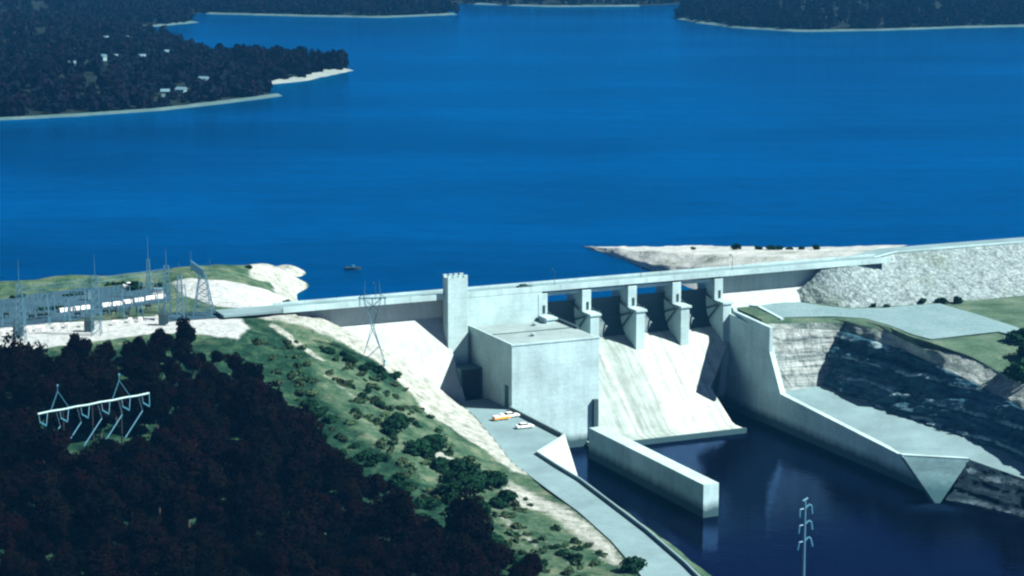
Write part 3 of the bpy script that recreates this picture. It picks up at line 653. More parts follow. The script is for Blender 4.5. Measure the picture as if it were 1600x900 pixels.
for x, y in cells[:290]: plant(oaks, x, y, gsurf(x, y), random.choice((.6, .75, .85, .95, 1.05, 1.2)) * (.72 if y > 572 else 1) * random.uniform(.92, 1.08))
# low ragged scrub
scrubs = []
for k in range(4):
    t = empty('scrub_shrub', (0, 0, 0), 'low ragged scrub patch in the grass of the hillside', 'shrub', 'low scrub on the hillside grass')
    st_ = MB()
    for j in range(5): st_.tube((math.cos(j * 1.3) * .5, math.sin(j * 1.3) * .4, -.3), (math.cos(j * 1.3) * 1.3, math.sin(j * 1.3) * .8, .6), .06, .03)
    st_.build('stem', M['bark'], t)
    v_, f_ = leafcloud(k + 81, 2.0, .8, .55, 420, .26, 12); v_[:, 1] *= .7; npmesh('foliage', v_, f_, M['scrub'], t); scrubs.append(t)
# bushes on the slope (pixel of base, size)
BP = []
for poly, num, smin, smax in ((((600, 660), (680, 690), (720, 720), (700, 745), (640, 715), (590, 690)), 16, .9, 1.6), (((690, 720), (770, 730), (795, 790), (760, 815), (700, 790)), 20, 1.0, 1.9), (((440, 600), (560, 680), (660, 770), (720, 840), (660, 820), (560, 740), (450, 660)), 26, .6, 1.3), (((690, 800), (800, 850), (880, 900), (800, 900), (720, 850)), 14, .5, 1.2), (((500, 535), (610, 590), (600, 600), (510, 552)), 9, .5, .9), (((850, 830), (960, 885), (940, 900), (860, 870)), 5, .4, .9), (((560, 600), (700, 690), (690, 700), (560, 620)), 8, .3, .7)):
    k = 0
    xs = [p[0] for p in poly]; ys = [p[1] for p in poly]
    while k < num:
        x, y = random.uniform(min(xs), max(xs)), random.uniform(min(ys), max(ys))
        if inpoly(np.array([x]), np.array([y]), poly)[0]: BP.append((x, y, random.uniform(smin, smax))); k += 1
for x, y, s_ in BP:
    p = hit(x, y); plant(bushes, p[0], p[1], gsurf(p[0], p[1]), s_)
spoly = [(400, 515), (470, 525), (560, 565), (640, 615), (700, 690), (780, 745), (830, 790), (960, 880), (900, 898), (800, 898), (700, 820), (600, 740), (500, 680), (440, 600), (400, 545)]
k = 0
while k < 230:
    x, y = random.uniform(400, 960), random.uniform(515, 898)
    if inpoly(np.array([x]), np.array([y]), spoly)[0] and vnoise(x * .03, y * .045) > -.12 + random.uniform(-.15, .15):
        p = hit(x, y); plant(scrubs, p[0], p[1], gsurf(p[0], p[1]), random.uniform(.4, 1.25)); k += 1
for x, y, s_, lb in ((990, 893, 1.5, 'bush at the kerb where the tailrace road leaves the picture'), (617, 592, .9, 'lone dark bush at the grass edge below the waisted pylon')):
    p = hit(x, y); plant(bushes, p[0], p[1], gsurf(p[0], p[1]), s_, lb, 'single bushes')
for i, (x, y, s_) in enumerate(((213, 452, 1.0), (252, 456, 1.0))):
    p = at(x, y, ZP); plant(bushes, p[0], p[1], ZP, s_ * 1.15, ('round dark tree beside the pale car in the switchyard lot', 'round dark tree at the end of the white wall in the switchyard')[i], 'round trees of the switchyard')
for i, (x, y, n_) in enumerate(((105, 463, 4), (60, 486, 5), (80, 484, 3), (170, 446, 4), (20, 466, 3))):
    for k in range(n_):
        p = at(x + k * 7 + random.uniform(-2, 2), y - k * .8, ZP); plant(bushes, p[0], p[1], ZP, .5, 'small clipped bush in a row on the switchyard islands', 'clipped bushes of the switchyard islands')
for x, y in ((1441, 473), (1472, 474), (1496, 474), (1365, 480), (1385, 480)):
    p = ray_on(x, y, ('upland', 'rock_slope')); plant(bushes, p[0], p[1], p[2], .55 if y > 475 else .85, 'dark bush at the foot of the rockfill embankment', 'bushes at the foot of the embankment')
for x in (1083, 1150, 1185, 1205, 1218, 1235, 1252, 1276):
    p = ray_on(x, 390, ('upstream_spit',)); plant(bushes, p[0], p[1], p[2], random.uniform(.5, .95), 'small dark bush along the far edge of the white spit', 'bushes of the spit')
for x, y, s_, lb in ((1600, 520, 1.3, 'dark tree at the tip of the gravel lot'), (1597, 575, 1.6, 'dark spreading tree at the edge of the rock shelf'), (1612, 548, 1.4, 'dark tree between the lot and the rock shelf')):
    p = ray_on(x, y + 14, ('upland', 'rock_shelf')); plant(bushes, p[0], p[1], p[2] - .3, s_ * 1.7, lb, 'trees of the right bank')
p = at(447, 462, 8.5); plant(bushes, p[0], p[1], gsurf(p[0], p[1]), .6, 'lone small bush on the white shore point', 'single bushes')
p = at(389, 416, 10); plant(bushes, p[0], p[1], gsurf(p[0], p[1]), .55, 'tiny dark bush on the grassy rise by the lake', 'single bushes')
# ------------------------------------------------------------------ far shores
def Z0(*a): return [tuple(at(x, y, 0)[:2]) for x, y in a]
m_far = ground('far_ground', [(.3, (.004, .011, .010)), (.7, (.010, .020, .016))], .05)
m_beach = ground('pale_beach', [(.3, (.03, .08, .085)), (.7, (.08, .14, .14))], .05)
houses_at = [(318, 121, 9), (283, 138, 9), (258, 141, 8), (184, 86, 8), (112, 97, 8), (160, 86, 7), (203, 57, 10), (168, 57, 8), (259, 79, 7), (222, 86, 7)]
HP = []
def land(name, poly, slope, cap, ntree, leafn, seed, beach=4.0, hmul=1.0, step=12.0, label='', setback=6.0):
    P = np.array(poly); x0, y0 = P.min(0); x1, y1 = P.max(0)
    gx_ = np.arange(x0 - step, x1 + 2 * step, step); gy_ = np.arange(y0 - step, y1 + 2 * step, step); X, Y = np.meshgrid(gx_, gy_)
    def hgt(X, Y):
        X = np.asarray(X, float); Y = np.asarray(Y, float)
        d = edge_dist(X, Y, poly); d = np.where(inpoly(X, Y, poly), d, -d); d = d + 5 * fbm(X * .02, Y * .02, 3)
        return np.where(d > 0, np.minimum(cap, d * slope) * (1 + .5 * fbm(X * .006 + 3, Y * .006, 3)), d * .3), d
    H_, D_ = hgt(X, Y); ny_, nx_ = X.shape; ii = np.arange(ny_ * nx_).reshape(ny_, nx_)
    f = np.stack([ii[:-1, :-1].ravel(), ii[:-1, 1:].ravel(), ii[1:, 1:].ravel(), ii[1:, :-1].ravel()], 1)
    tag(npmesh(name, np.stack([X.ravel(), Y.ravel(), H_.ravel()], 1), f, m_far, smooth=True), kind='structure')
    if name == 'wooded_peninsula':
        for hx, hy, _ in houses_at:
            k = np.linspace(0, 1, 400)[:, None]; a_, b2_ = at(hx, hy + 2, 30.0), at(hx, hy + 2, -2.0); q2 = a_ + (b2_ - a_) * k
            hh_, _d = hgt(q2[:, 0], q2[:, 1]); HP.append(q2[np.argmax(q2[:, 2] <= hh_ + 3.0)])
    # shore rim: a pale strip lying along the water's edge
    r = np.random.RandomState(seed); n = 0; VV = []; FF = []; base = 0
    protos = [leafcloud(100 + seed * 10 + k, 1, 1, 0, leafn, .26, 9) for k in range(5)]
    xs = r.uniform(x0, x1, ntree * 12); ys = r.uniform(y0, y1, ntree * 12); h, d = hgt(xs, ys); ok = (d > setback * .6) & (r.rand(ntree * 12) < .12 + np.exp(-np.maximum(d, 0) / 70))
    for hx in HP:
        ok &= ~((np.abs(xs - hx[0] * ys / hx[1]) < 4) & (ys < hx[1] + 4) & (ys > hx[1] - 9))
    xs, ys, h = xs[ok][:ntree], ys[ok][:ntree], h[ok][:ntree]
    low = np.ones(len(xs))
    for hx in HP: low = np.where((np.abs(xs - hx[0] * ys / hx[1]) < 11) & (ys < hx[1] + 3) & (ys > hx[1] - 75), .42, low)
    for k in range(len(xs)):
        v, f_ = protos[r.randint(5)]; w = r.uniform(0, 6.28); R_ = r.uniform(3.6, 6.6) * hmul; T_ = r.uniform(4.4, 7.8) * hmul * low[k]; R_ *= low[k] ** .5
        c_, s_ = math.cos(w), math.sin(w)
        q_ = np.stack([(v[:, 0] * c_ - v[:, 1] * s_) * R_ + xs[k], (v[:, 0] * s_ + v[:, 1] * c_) * R_ + ys[k], v[:, 2] * T_ + h[k] + T_ * .8], 1)
        VV.append(q_); FF.append(f_ + base); base += len(v)
    fo = npmesh('forest', np.concatenate(VV), np.concatenate(FF), M['far_leaf'])
    tag(fo, label, 'forest', kind='stuff')
    return hgt
def rim(name, pix, width, z=.35, mat=None):
    p = [at(x, y, 0) for x, y in pix]; p = resamp(p, 60); a = []; b_ = []
    for k, q_ in enumerate(p):
        t_ = p[min(k + 1, 59)] - p[max(k - 1, 0)]; t_ /= np.linalg.norm(t_); nn = np.array([-t_[1], t_[0], 0]); nn = nn if nn[1] > 0 else -nn
        wob = .75 + .6 * vnoise(k * .45, len(pix)); a.append(q_ - nn * 1.5 + [0, 0, -.3]); b_.append(q_ + nn * width * wob + [0, 0, z * 4])
    o = loft(name, [a, b_], mat or m_beach, 60, (4,), .3, .05); return tag(o, kind='structure')
hA = land('wooded_peninsula', Z0((-160, 196), (0, 187), (120, 181), (250, 172), (350, 161), (440, 150), (425, 142), (400, 122), (330, 95), (280, 78), (262, 62), (150, 47), (-160, 50)), .10, 12, 1500, 110, 1, label='dark wooded peninsula with pale houses across the lake on the left')
land('sandy_point', Z0((395, 128), (420, 133), (480, 125), (552, 110), (545, 104), (480, 100), (400, 96), (330, 92), (330, 110)), .10, 5, 190, 130, 2, label='dark strip of trees on the sandy point beyond the peninsula', setback=9)
land('far_headland', Z0((-260, 52), (0, 47), (100, 46), (230, 42), (312, 35), (300, 28), (200, 5), (0, -30), (-260, -30)), .09, 22, 2200, 60, 3, label='dark wooded headland on the far left shore', step=18)
land('far_shore', Z0((200, 24), (320, 21), (480, 25), (600, 27), (715, 22), (690, 12), (600, -5), (200, -20)), .09, 14, 1800, 50, 4, label='dark wooded far shore left of the open channel', step=18)
land('distant_shore', Z0((690, 5), (800, 9), (920, 10), (1010, 9), (1100, 5), (1100, -20), (690, -25)), .08, 25, 700, 50, 5, label='low wooded distant shore at the end of the channel', step=18)
land('wooded_headland', Z0((1053, 28), (1085, 35), (1150, 43), (1250, 49), (1380, 47), (1500, 43), (1600, 41), (1700, 40), (1700, -30), (1150, -25), (1070, 8)), .11, 22, 3000, 70, 6, label='dark wooded headland on the far right shore', step=18)
rim('peninsula_beach', [(-160, 197), (0, 188), (120, 182), (250, 173), (350, 162), (442, 150)], 5)
rim('point_beach', [(416, 133), (480, 126), (553, 110)], 17, .5, ground('white_beach', [(.3, (.14, .19, .18)), (.7, (.24, .30, .28))], .05))
rim('headland_beach', [(-100, 50), (100, 47), (230, 43), (312, 35)], 9)
rim('far_beach', [(320, 22), (480, 26), (600, 28), (715, 23)], 9)
rim('channel_beach', [(740, 7), (860, 11), (1000, 10)], 9)
rim('right_beach', [(1053, 29), (1095, 37), (1150, 44), (1250, 50), (1380, 48), (1500, 44), (1600, 42), (1850, 41)], 9)
for k, ((x, y, w_), p) in enumerate(zip(houses_at, HP)):
    h_, _ = hA(np.array([p[0]]), np.array([p[1]])); z = float(h_[0])
    lb = ('rightmost pale house among the peninsula trees', 'pale house above the shore, middle of three', 'pale house above the shore, leftmost of three', 'white house in the middle of the peninsula woods', 'pale house at the western clearing of the peninsula', 'small pale house left of the white one in the woods', 'larger pale house by the cove behind the peninsula', 'pale house left of the cove house', 'pale house at the water of the narrow cove', 'small house between the white house and cove')[k]
    hh = empty('lakeside_house', (p[0], p[1], z), lb, 'house', 'pale houses in the peninsula woods', random.uniform(-.4, .4)); w_ = w_ * .30
    def loc(mb, nm, mt):
        mb.v = [(a + p[0], b + p[1], c + z) for a, b, c in mb.v]; return mb.build(nm, mt, hh)
    loc(MB().box(-w_, w_, -2.4, 2.4, -2, 3.2), 'wall', M['wallw'])
    rr = MB().add([(-w_ - .5, -2.9, 3.1), (w_ + .5, -2.9, 3.1), (w_ + .5, 2.9, 3.1), (-w_ - .5, 2.9, 3.1), (-w_ - .5, 0, 4.6), (w_ + .5, 0, 4.6)], [(0, 1, 5, 4), (2, 3, 4, 5), (0, 4, 3), (1, 2, 5), (3, 2, 1, 0)]); loc(rr, 'roof', M['roof'])
# ------------------------------------------------------------------ vehicles
def make_car(name, label, loc_, rz, paint, group, pickup=False, second=None):
    t = empty(name, (0, 0, 0), label, 'car' if not pickup else 'pickup truck', group)
    def sect(xs, w): # lofted side profile
        mb = MB(); vs_ = []; k = len(xs)
        for sgn in (-1, 1):
            for x, z in xs: vs_.append((x, sgn * w, z))
        fs_ = [(i, (i + 1) % k, k + (i + 1) % k, k + i) for i in range(k)] + [tuple(range(k)), tuple(range(2 * k - 1, k - 1, -1))]
        return mb.add(vs_, fs_)
    b = sect([(-2.55, .35), (-2.6, .75), (-2.5, .98), (-1.5, 1.02), (1.1, 1.02), (2.4, .9), (2.62, .7), (2.6, .35)], .92).build('body', paint, t, bevel=.08)
    if pickup:
        sect([(-.35, 1.02), (-.3, 1.75), (.75, 1.75), (1.25, 1.02)], .84).build('cabin', second or paint, t, bevel=.08)
        sect([(-2.4, 1.0), (-2.4, 1.35), (-.5, 1.35), (-.5, 1.0)], .9).build('cargo_bed', second or paint, t, bevel=.03)
        sect([(.78, 1.68), (1.24, 1.08), (1.30, 1.08), (.84, 1.68)], .72).build('windscreen', M['glass'], t)
    else:
        sect([(-1.95, 1.02), (-1.35, 1.5), (.35, 1.52), (1.05, 1.02)], .80).build('side_glass', M['glass'], t, bevel=.05)
        sect([(-1.4, 1.46), (-1.3, 1.56), (.3, 1.58), (.42, 1.48)], .78).build('roof', paint, t, bevel=.04)
    for x in (-1.6, 1.6):
        for sgn in (-1, 1):
            w = MB().tube((x, sgn * .70, .34), (x, sgn * .94, .34), .34, n=14).build('wheel', M['rubber'], t)
            MB().tube((x, sgn * .93, .34), (x, sgn * .955, .34), .2, n=10).build('rim', M['beam'], w)
    for sgn in (-1, 1):
        MB().box(2.56, 2.66, sgn * .62 - .17, sgn * .62 + .17, .62, .8).build('headlight', M['glass'], t)
    t.location = tuple(loc_); t.rotation_euler = (0, 0, rz); return t
p = at(783, 656, ZR); make_car('pickup_truck', 'orange and white pickup truck parked nearest the powerhouse corner', p, AX + R(4), M['orange'], 'vehicles in the powerhouse yard', True, M['white'])
p = at(798, 652, ZR); make_car('parked_car', 'white car parked tight against the powerhouse front beside the pickup', p, AX + R(2), M['white'], 'vehicles in the powerhouse yard')
p = at(820, 669, ZR); make_car('parked_car', 'white car parked apart beside the yard parapet', p, AX + R(-3), M['white'], 'vehicles in the powerhouse yard')
p = at(205, 449, ZP + .12); make_car('parked_car', 'pale car parked by a round tree in the switchyard lot', p, R(20), M['white'], 'vehicles of the switchyard')
p = np.array(W(-36, -3.2, 12.75)); make_car('parked_car', 'dark car on the crest road above the powerhouse', p, AX, M['steel_dark'], 'vehicles of the crest road')
# boat
p = at(551, 421, 0); bt_ = empty('motor_boat', p, 'small dark motor boat out on the lake', 'boat')
hb = MB(); vs_ = []
for x, w in ((-2.6, .9), (-1, 1.05), (.8, .95), (2.1, .5), (2.9, .05)):
    for z, k in ((-.2, .55), (.75 + .06 * max(0, x), 1.0)):
        for sgn in (-1, 1): vs_.append((p[0] + x, p[1] + sgn * w * k, z))
fs_ = []
for i in range(4):
    a = i * 4; fs_ += [(a, a + 4, a + 5, a + 1), (a + 2, a + 3, a + 7, a + 6), (a, a + 2, a + 6, a + 4), (a + 1, a + 5, a + 7, a + 3)]
fs_ += [(0, 1, 3, 2), (16, 18, 19, 17)]
hb.add(vs_, fs_).build('hull', M['steel_dark'], bt_)
MB().box(p[0] - .2, p[0] + .7, p[1] - .6, p[1] + .6, .75, 1.5).build('windscreen', M['insul'], bt_)
MB().box(p[0] - 2.9, p[0] - 2.55, p[1] - .2, p[1] + .2, .0, 1.1).build('outboard_motor', M['rubber'], bt_)
# ------------------------------------------------------------------ switchyard
def lattice(mb, base, w0, w1, h, nb, r, cz=0.0):
    bx, by, bz = base
    def c(k, lev):
        f = lev / nb; w = (w0 * (1 - f) + w1 * f) / 2; sx, sy = ((-1, -1), (1, -1), (1, 1), (-1, 1))[k % 4]
        return (bx + sx * w, by + sy * w, bz + h * f)
    for k in range(4):
        mb.tube(c(k, 0), c(k, nb), r * 1.4, n=4)
        for l in range(nb):
            mb.tube(c(k, l), c(k + 1, l + 1), r * .7, n=4); mb.tube(c(k + 1, l), c(k, l + 1), r * .7, n=4); mb.tube(c(k, l + 1), c(k + 1, l + 1), r * .7, n=4)
masts = ((33, 533, 16, 7, 2.6, 'leftmost lattice mast of the switchyard'), (151, 524, 17, 6, 2.6, 'lattice mast beside the dark transformer on the white pad'), (262, 500, 16, 5, 2.2, 'lattice mast in front of the dark trees at the end of the white wall'), (233, 466, 12, 7, 1.2, 'thin spike mast behind the white wall'), (282, 500, 13, 4, 2.0, 'short lattice mast between two taller ones'))
mtop = []
for x, y, h, sp_, w, lb in masts:
    p = at(x, y, ZP); t = empty('lattice_mast', p, lb, 'mast', 'lattice masts of the switchyard')
    mb = MB(); lattice(mb, p, w, w * .55, h, 8, .062); mb.build('frame', M['steel'], t)
    MB().tube(p + [0, 0, h - .2], p + [0, 0, h + sp_], .11, .04).build('lightning_spike', M['steel'], t); mtop.append((p, h))
for (a, ha), (b, hb_), lb in ((mtop[0], mtop[1], 'long lattice girder between the two left masts'), (mtop[1], mtop[2], 'long lattice girder between the middle masts')):
    m_ = MB(); a2, b2 = a + [0, 0, ha - 2], b + [0, 0, hb_ - 2]
    for dz in (0, 1.1): m_.tube(a2 + [0, 0, dz], b2 + [0, 0, dz], .07, n=4)
    for k in range(16):
        q0_ = a2 + (b2 - a2) * k / 16; q1_ = a2 + (b2 - a2) * (k + 1) / 16; m_.tube(q0_ + [0, 0, (k % 2) * 1.1], q1_ + [0, 0, ((k + 1) % 2) * 1.1], .05, n=4)
    tag(m_.build('lattice_girder', M['steel']), lb, 'girder', 'girders of the switchyard')
# dead end tower
p0 = at(318, 492, ZP); t = empty('line_tower', p0, 'splayed lattice line tower with a slanting pale top arm at the end of the switchyard', 'tower')
mb = MB(); lattice(mb, p0, 5.6, 1.8, 12, 6, .09); mb.build('frame', M['steel'], t)
mb = MB(); top = p0 + np.array([0, 0, 12]); mb.box(top[0] - 3.4, top[0] + .4, top[1] - .5, top[1] + .5, top[2] - .2, top[2] + 2.2, lambda a, b, c: (a, b, c - (a - top[0] + 3.4) * .75 + 2.0)); mb.build('top_arm', M['steel'], t)
for dx in (-3.3, 2.2): MB().tube(top + [dx, 0, 1], top + [dx, 0, 7 if dx < 0 else 4.5], .13, .04).build('lightning_spike', M['steel'], t)
# transformers and breakers
for i, (x, y, h, lb) in enumerate(((27, 527, 5.2, 'dark transformer on the white pad beside the leftmost mast'), (138, 518, 5.4, 'dark transformer on the white pad beside the second mast'), (254, 508, 5.6, 'dark transformer in front of the round trees'))):
    p = at(x, y, ZP); t = empty('transformer', p, lb, 'transformer', 'transformers of the switchyard')
    MB().box(p[0] - 1.0, p[0] + 1.0, p[1] - 1.0, p[1] + 1.0, ZP, ZP + 3.4).build('tank', M['steel_dark'], t, bevel=.1)
    rd_ = MB()
    for k in range(6): rd_.box(p[0] + 1.05, p[0] + 1.6, p[1] - .95 + k * .34, p[1] - .80 + k * .34, ZP + .5, ZP + 3.0)
    rd_.build('radiator', M['steel_dark'], t)
    for k in (-.6, 0, .6): MB().lathe(p + [k, 0, 3.4], [(.2, 0), (.26, .3), (.16, .5), (.24, .8), (.14, 1.0), (.2, 1.3), (.08, h - 3.4)], 8).build('bushing', M['steel_dark'], t)
def breaker(p, lb):
    t = empty('circuit_breaker', p, lb, 'breaker', 'circuit breakers of the switchyard')
    MB().tube(p + [-.9, 0, 1.5], p + [.9, 0, 1.5], .6, n=12).build('tank', M['steel_dark'], t)
    lg = MB()
    for dx in (-.7, .7):
        for dy in (-.4, .4): lg.tube(p + [dx, dy, 0], p + [dx, dy, 1.2], .09, n=4)
    lg.build('support_frame', M['steel_dark'], t)
    for dx in (-.6, .6): MB().tube(p + [dx, 0, 2.0], p + [dx * 1.9, 0, 3.6], .18, .10, 8).build('bushing', M['steel'], t)
for i, (x, y) in enumerate(((10, 497), (50, 500), (64, 498), (75, 497), (122, 496), (165, 492), (178, 492), (198, 496), (218, 492), (232, 484))):
    breaker(at(x, y, ZP + .12), 'dark circuit breaker on the blue grey switchyard pavement')
# white guard wall segments and footings
i = 0
for x, y in ((100, 487), (117, 485), (133, 483), (166, 479), (183, 477), (199, 474), (217, 471), (234, 468), (251, 466)):
    a, b = at(x - 7, y + .8, ZP + .12), at(x + 7, y - .8, ZP + .12); dd = (b - a) / np.linalg.norm(b - a); nn = np.array([-dd[1], dd[0], 0]) * .5
    o = MB().hexa([a - nn, b - nn, b + nn, a + nn] + [q_ + [0, 0, 1.1] for q_ in (a - nn, b - nn, b + nn, a + nn)]).build('guard_wall', M['white'], bevel=.06)
    tag(o, 'white segment of the broken guard wall along the switchyard lot', 'wall', 'white guard wall segments')
for x, y, w in ((4, 523, 5), (19, 521, 7), (45, 518, 5), (62, 517, 12), (88, 513, 6), (105, 512, 6), (130, 511, 7), (180, 508, 8), (203, 504, 5), (219, 503, 5), (245, 500, 4)):
    p = at(x, y, ZP); o = MB().box(p[0] - w * .10, p[0] + w * .10, p[1] - .8, p[1] + .8, ZP - .2, ZP + 1.3).build('equipment_plinth', M['white'], bevel=.05)
    tag(o, 'white block base in the front row of the switchyard', 'equipment base', 'white equipment bases')
p = at(141, 469, ZP + .1); cb = empty('control_cabinet', p, 'tall pale blue cabinet standing above the white guard wall', 'cabinet')
MB().box(p[0] - .7, p[0] + .7, p[1] - .6, p[1] + .6, ZP, ZP + 3.0).build('body', M['insul'], cb, bevel=.05); MB().box(p[0] - .55, p[0] + .55, p[1] - .66, p[1] - .601, ZP + .3, ZP + 2.7).build('door', M['beam'], cb)
p = at(248, 463, ZP + .1); kb = empty('control_hut', p, 'small white hut beside the round tree at the wall end', 'hut')
MB().box(p[0] - 1.6, p[0] + 1.6, p[1] - 1.2, p[1] + 1.2, ZP, ZP + 2.4).build('wall', M['white'], kb); MB().box(p[0] - 1.8, p[0] + 1.8, p[1] - 1.4, p[1] + 1.4, ZP + 2.4, ZP + 2.6).build('roof', M['roof'], kb)
# hillside pylon beside the dam
p = hit(583, 571); p[2] = gsurf(p[0], p[1]); t = empty('waisted_pylon', p, 'waisted lattice pylon with two peaks on the grassy slope in front of the dam', 'pylon')
mb = MB(); X_ = np.array([1.0, 0, 0]); Y_ = np.array([0, 1.0, 0]); lv = [(0, 3.4, 1.6), (5, 1.9, 1.0), (10.5, .35, .35), (15, 1.5, .6), (19, 2.5, .7)]
for (h0, w0, d0), (h1, w1, d1) in zip(lv[:-1], lv[1:]):
    for sx in (-1, 1):
        for sy in (-1, 1):
            a = p + X_ * sx * w0 + Y_ * sy * d0 + [0, 0, h0]; b = p + X_ * sx * w1 + Y_ * sy * d1 + [0, 0, h1]; mb.tube(a, b, .09, n=4); mb.tube(a, p - X_ * sx * w1 + Y_ * sy * d1 + [0, 0, h1], .07, n=4)
mb.build('frame', M['steel'], t)
for sx in (-1, 1): MB().tube(p + X_ * sx * 2.4 + [0, 0, 18.9], p + X_ * sx * 2.0 + [0, 0, 24], .15, .05, 5).build('peak', M['steel'], t)
mb = MB(); mb.tube(p + X_ * -4 + [0, 0, 19], p + X_ * 4 + [0, 0, 19], .18, n=4); mb.tube(p + X_ * -4 + [0, 0, 19.1], p + X_ * -2 + [0, 0, 20.4], .1, n=4); mb.tube(p + X_ * 4 + [0, 0, 19.1], p + X_ * 2 + [0, 0, 20.4], .1, n=4); mb.build('crossarm', M['steel'], t)
for dx in (-3.6, 0, 3.6): MB().tube(p + X_ * dx + [0, 0, 18.9], p + X_ * dx + [0, 0, 16.6], .17, n=6).build('insulator_string', M['insul'], t)
for dx, dy in ((-3.4, -1.6), (3.4, -1.6), (3.4, 1.6), (-3.4, 1.6)): MB().tube(p + [dx, dy, -.5], p + [dx, dy, .6], .35, n=8).build('footing', M['beam'], t)
# long-beam pole structure in the forest
a, b = at(59, 647, 13.5), at(233, 615, 14.6); L = b - a
bs_ = a + L * .45; t = empty('beam_pole_structure', (bs_[0], bs_[1], -2), 'pole structure with a long pale crossbeam and hanging insulators above the forest', 'power pole')
bm_ = MB(); n_ = 9
for k in range(n_): bm_.tube(a + L * k / n_ + [0, 0, .12 * (k % 2)], a + L * (k + 1) / n_ + [0, 0, .12 * ((k + 1) % 2)], .25, n=6)
bm_.build('crossbeam', M['beam'], t)
for f in (.22, .48, .74):
    q0_ = a + L * f; gq = gsurf(q0_[0], q0_[1]); MB().tube((q0_[0], q0_[1], gq - 1), q0_ + [0, 0, -.2], .24, .18, 8).build('pole', M['wood'], t)
for f in (.18, .73):
    q0_ = a + L * f; pk = MB(); tp = q0_ + np.array([0, 0, 4.6]); pk.tube(a + L * (f - .07), tp, .11, n=5); pk.tube(a + L * (f + .10), tp, .07, n=5); pk.tube(tp, tp + [0, 0, 1.2], .07, n=5); pk.lathe(tp + [0, 0, 1.1], [(.12, 0), (.28, .2), (.28, .4), (.1, .6)], 8); pk.build('shield_peak', M['insul'], t)
px = np.array([1.0, 0, 0])
for k in range(6):
    f = .0 + k * .185 + .01; q0_ = a + L * f; hw = MB()
    h0 = q0_ + np.array([.0, 0, -.3]); i0 = q0_ + np.array([.3, -.6, -1.9]); i1 = i0 + np.array([1.6, -.5, -.75]); q1_ = a + L * min(1, f + .075)
    hw.tube(h0, i0, .06, n=4); hw.tube(q1_, i1 + [0, 0, .3], .09, n=4); hw.build('hanger', M['insul'], t)
    MB().tube(i0, i1, .2, n=7).build('insulator_string', M['insul'], t)
for k in range(5):
    x, y = ((90, 668), (122, 665), (155, 655), (185, 649), (216, 643))[k]; f = .14 + .185 * k; q0_ = a + L * f
    up = q0_ + np.array([1.6, -1, -3.4]); dn = up + np.array([-3.6, -4.5, -5.6]); MB().tube(up, dn, .14, n=6).build('tension_insulator', M['insul'], t)
    wr = MB(); wr.tube(up, q0_ + [.6, 0, -.2], .04, n=4); wr.build('jumper_wire', M['steel'], t)
# river side transmission pole
pb = np.array(W(-90, 251, 0)); pt = at(1258, 783, 17); pb = np.array([pt[0], pt[1], -19.0]); t = empty('transmission_pole', pb, 'tall steel transmission pole with three pairs of arms rising before the dark river', 'power pole')
MB().tube(pb + [0, 0, -1], pt, .48, .26, 10).build('pole', M['steel'], t)
MB().tube(pt + [-.5, -.3, .1], pt + [.55, .3, .55], .2, n=6).build('pole_cap', M['insul'], t)
for k, dz in enumerate((-1.1, -4.4, -7.8)):
    c0 = pt + np.array([0, 0, dz - .4]); am = MB(); l_ = c0 - np.array([U[0], U[1], 0]) * 1.15 + [0, 0, -.1]; r_ = c0 + np.array([U[0], U[1], 0]) * 1.0 + [0, 0, .75]
    am.tube(l_, c0, .15, n=6); am.tube(c0, r_, .2, n=6); r2 = r_ + np.array([.45, .1, -.35]); am.tube(r_, r2, .16, n=6); ao = am.build('arm', M['insul'], t)
    for q0_, dl in ((l_, -.12 * k), (r2, .2 + .1 * k)): MB().tube(q0_, q0_ + [dl, 0, -1.6], .17, .15, n=7).build('insulator_string', M['insul'], t)
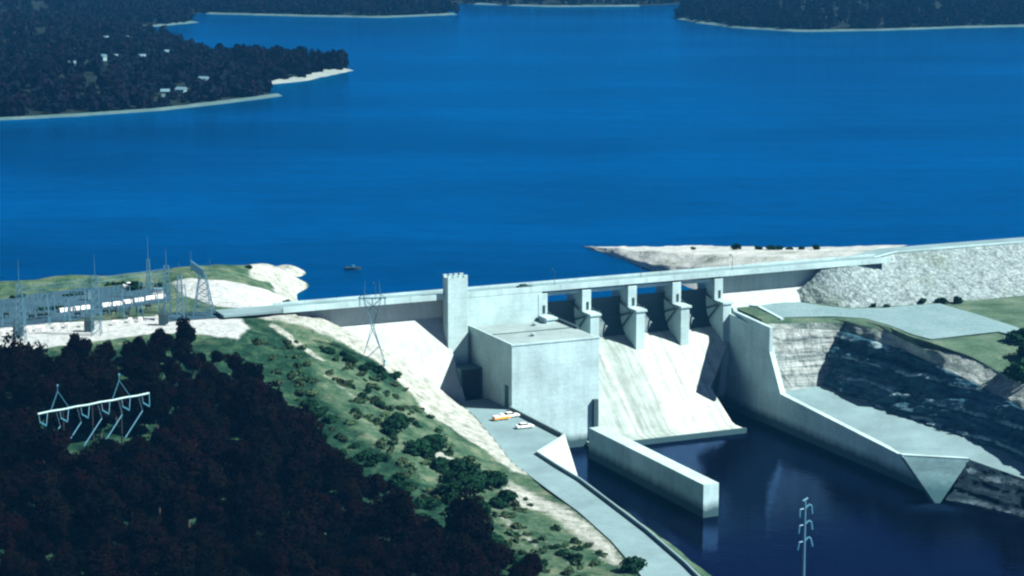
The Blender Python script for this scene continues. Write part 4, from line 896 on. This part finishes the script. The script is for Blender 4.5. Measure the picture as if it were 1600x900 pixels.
# bus support portals and lamp posts
for i, (x, y, w, h) in enumerate(((20, 512, 3.2, 8), (58, 508, 3.6, 9), (92, 505, 3.2, 7), (118, 503, 3.4, 9), (176, 500, 3.4, 9), (205, 497, 3.4, 7.5), (232, 495, 3.2, 10), (275, 488, 3.4, 8), (70, 492, 3.0, 7), (130, 488, 3.0, 8), (190, 483, 3.0, 7), (242, 478, 3.0, 9))):
    p = at(x, y, ZP); t = empty('bus_portal', p, 'thin steel portal frame with insulators among the switchyard equipment', 'portal frame', 'thin portal frames of the switchyard')
    fr = MB()
    for sg in (-1, 1):
        fr.tube(p + [sg * w, 0, -.1], p + [sg * w * .8, .5, h], .1, n=4); fr.tube(p + [sg * w, 1.4, -.1], p + [sg * w * .8, .7, h], .08, n=4)
        for k in range(4): fr.tube(p + [sg * w * (1 - .2 * k / 4), .5 * k / 4, h * k / 4], p + [sg * w * (1 - .2 * (k + 1) / 4), 1.4 - .7 * (k + 1) / 4, h * (k + 1) / 4], .05, n=4)
    for dz in (0, .8): fr.tube(p + [-w * .85, .6, h - dz], p + [w * .85, .6, h - dz], .08, n=4)
    for k in range(8): fr.tube(p + [-w * .8 + w * .2 * k, .6, h - .8 * (k % 2)], p + [-w * .8 + w * .2 * (k + 1), .6, h - .8 * ((k + 1) % 2)], .05, n=4)
    fr.build('frame', M['steel'], t)
    for k in (-.5, 0, .5): MB().tube(p + [w * k, .6, h - .85], p + [w * k, .6, h - 2.2], .12, n=6).build('insulator_string', M['steel_dark'], t)
for s_, lb in ((-27, 'slim lamp post on the crest parapet above the first spillway bay'), (3, 'slim lamp post on the crest parapet above the middle spillway bay'), (36, 'slim lamp post on the crest parapet just right of the last pier'), (-86, 'slim lamp post on the crest parapet left of the tower')):
    p = np.array(W(s_, -.95, 13.7)); t = empty('lamp_post', p, lb, 'lamp post', 'lamp posts of the dam crest')
    MB().tube(p, p + [0, 0, 4.6], .09, .06).build('pole', M['steel_dark'], t); MB().tube(p + [0, 0, 4.6], p - V * 1.4 + [0, 0, 4.8], .07, .06).build('arm', M['steel_dark'], t); MB().box(p[0] - V[0] * 1.4 - .3, p[0] - V[0] * 1.4 + .3, p[1] - V[1] * 1.4 - .2, p[1] - V[1] * 1.4 + .2, p[2] + 4.7, p[2] + 4.95).build('lamp_head', M['steel_dark'], t)
# ------------------------------------------------------------------ haze
m = bpy.data.materials.new('haze_air'); m.use_nodes = True; n = m.node_tree; n.nodes.remove(n.nodes['Principled BSDF'])
pv = n.nodes.new('ShaderNodeVolumePrincipled'); pv.inputs['Color'].default_value = (.07, .45, 1, 1); pv.inputs['Density'].default_value = .000055; pv.inputs['Anisotropy'].default_value = .2
n.links.new(pv.outputs[0], n.nodes['Material Output'].inputs['Volume'])
tag(MB().box(-1900, 1900, -60, 4200, -48, 146).build('haze', m), 'thin blue haze over the lake', 'haze', kind='stuff')
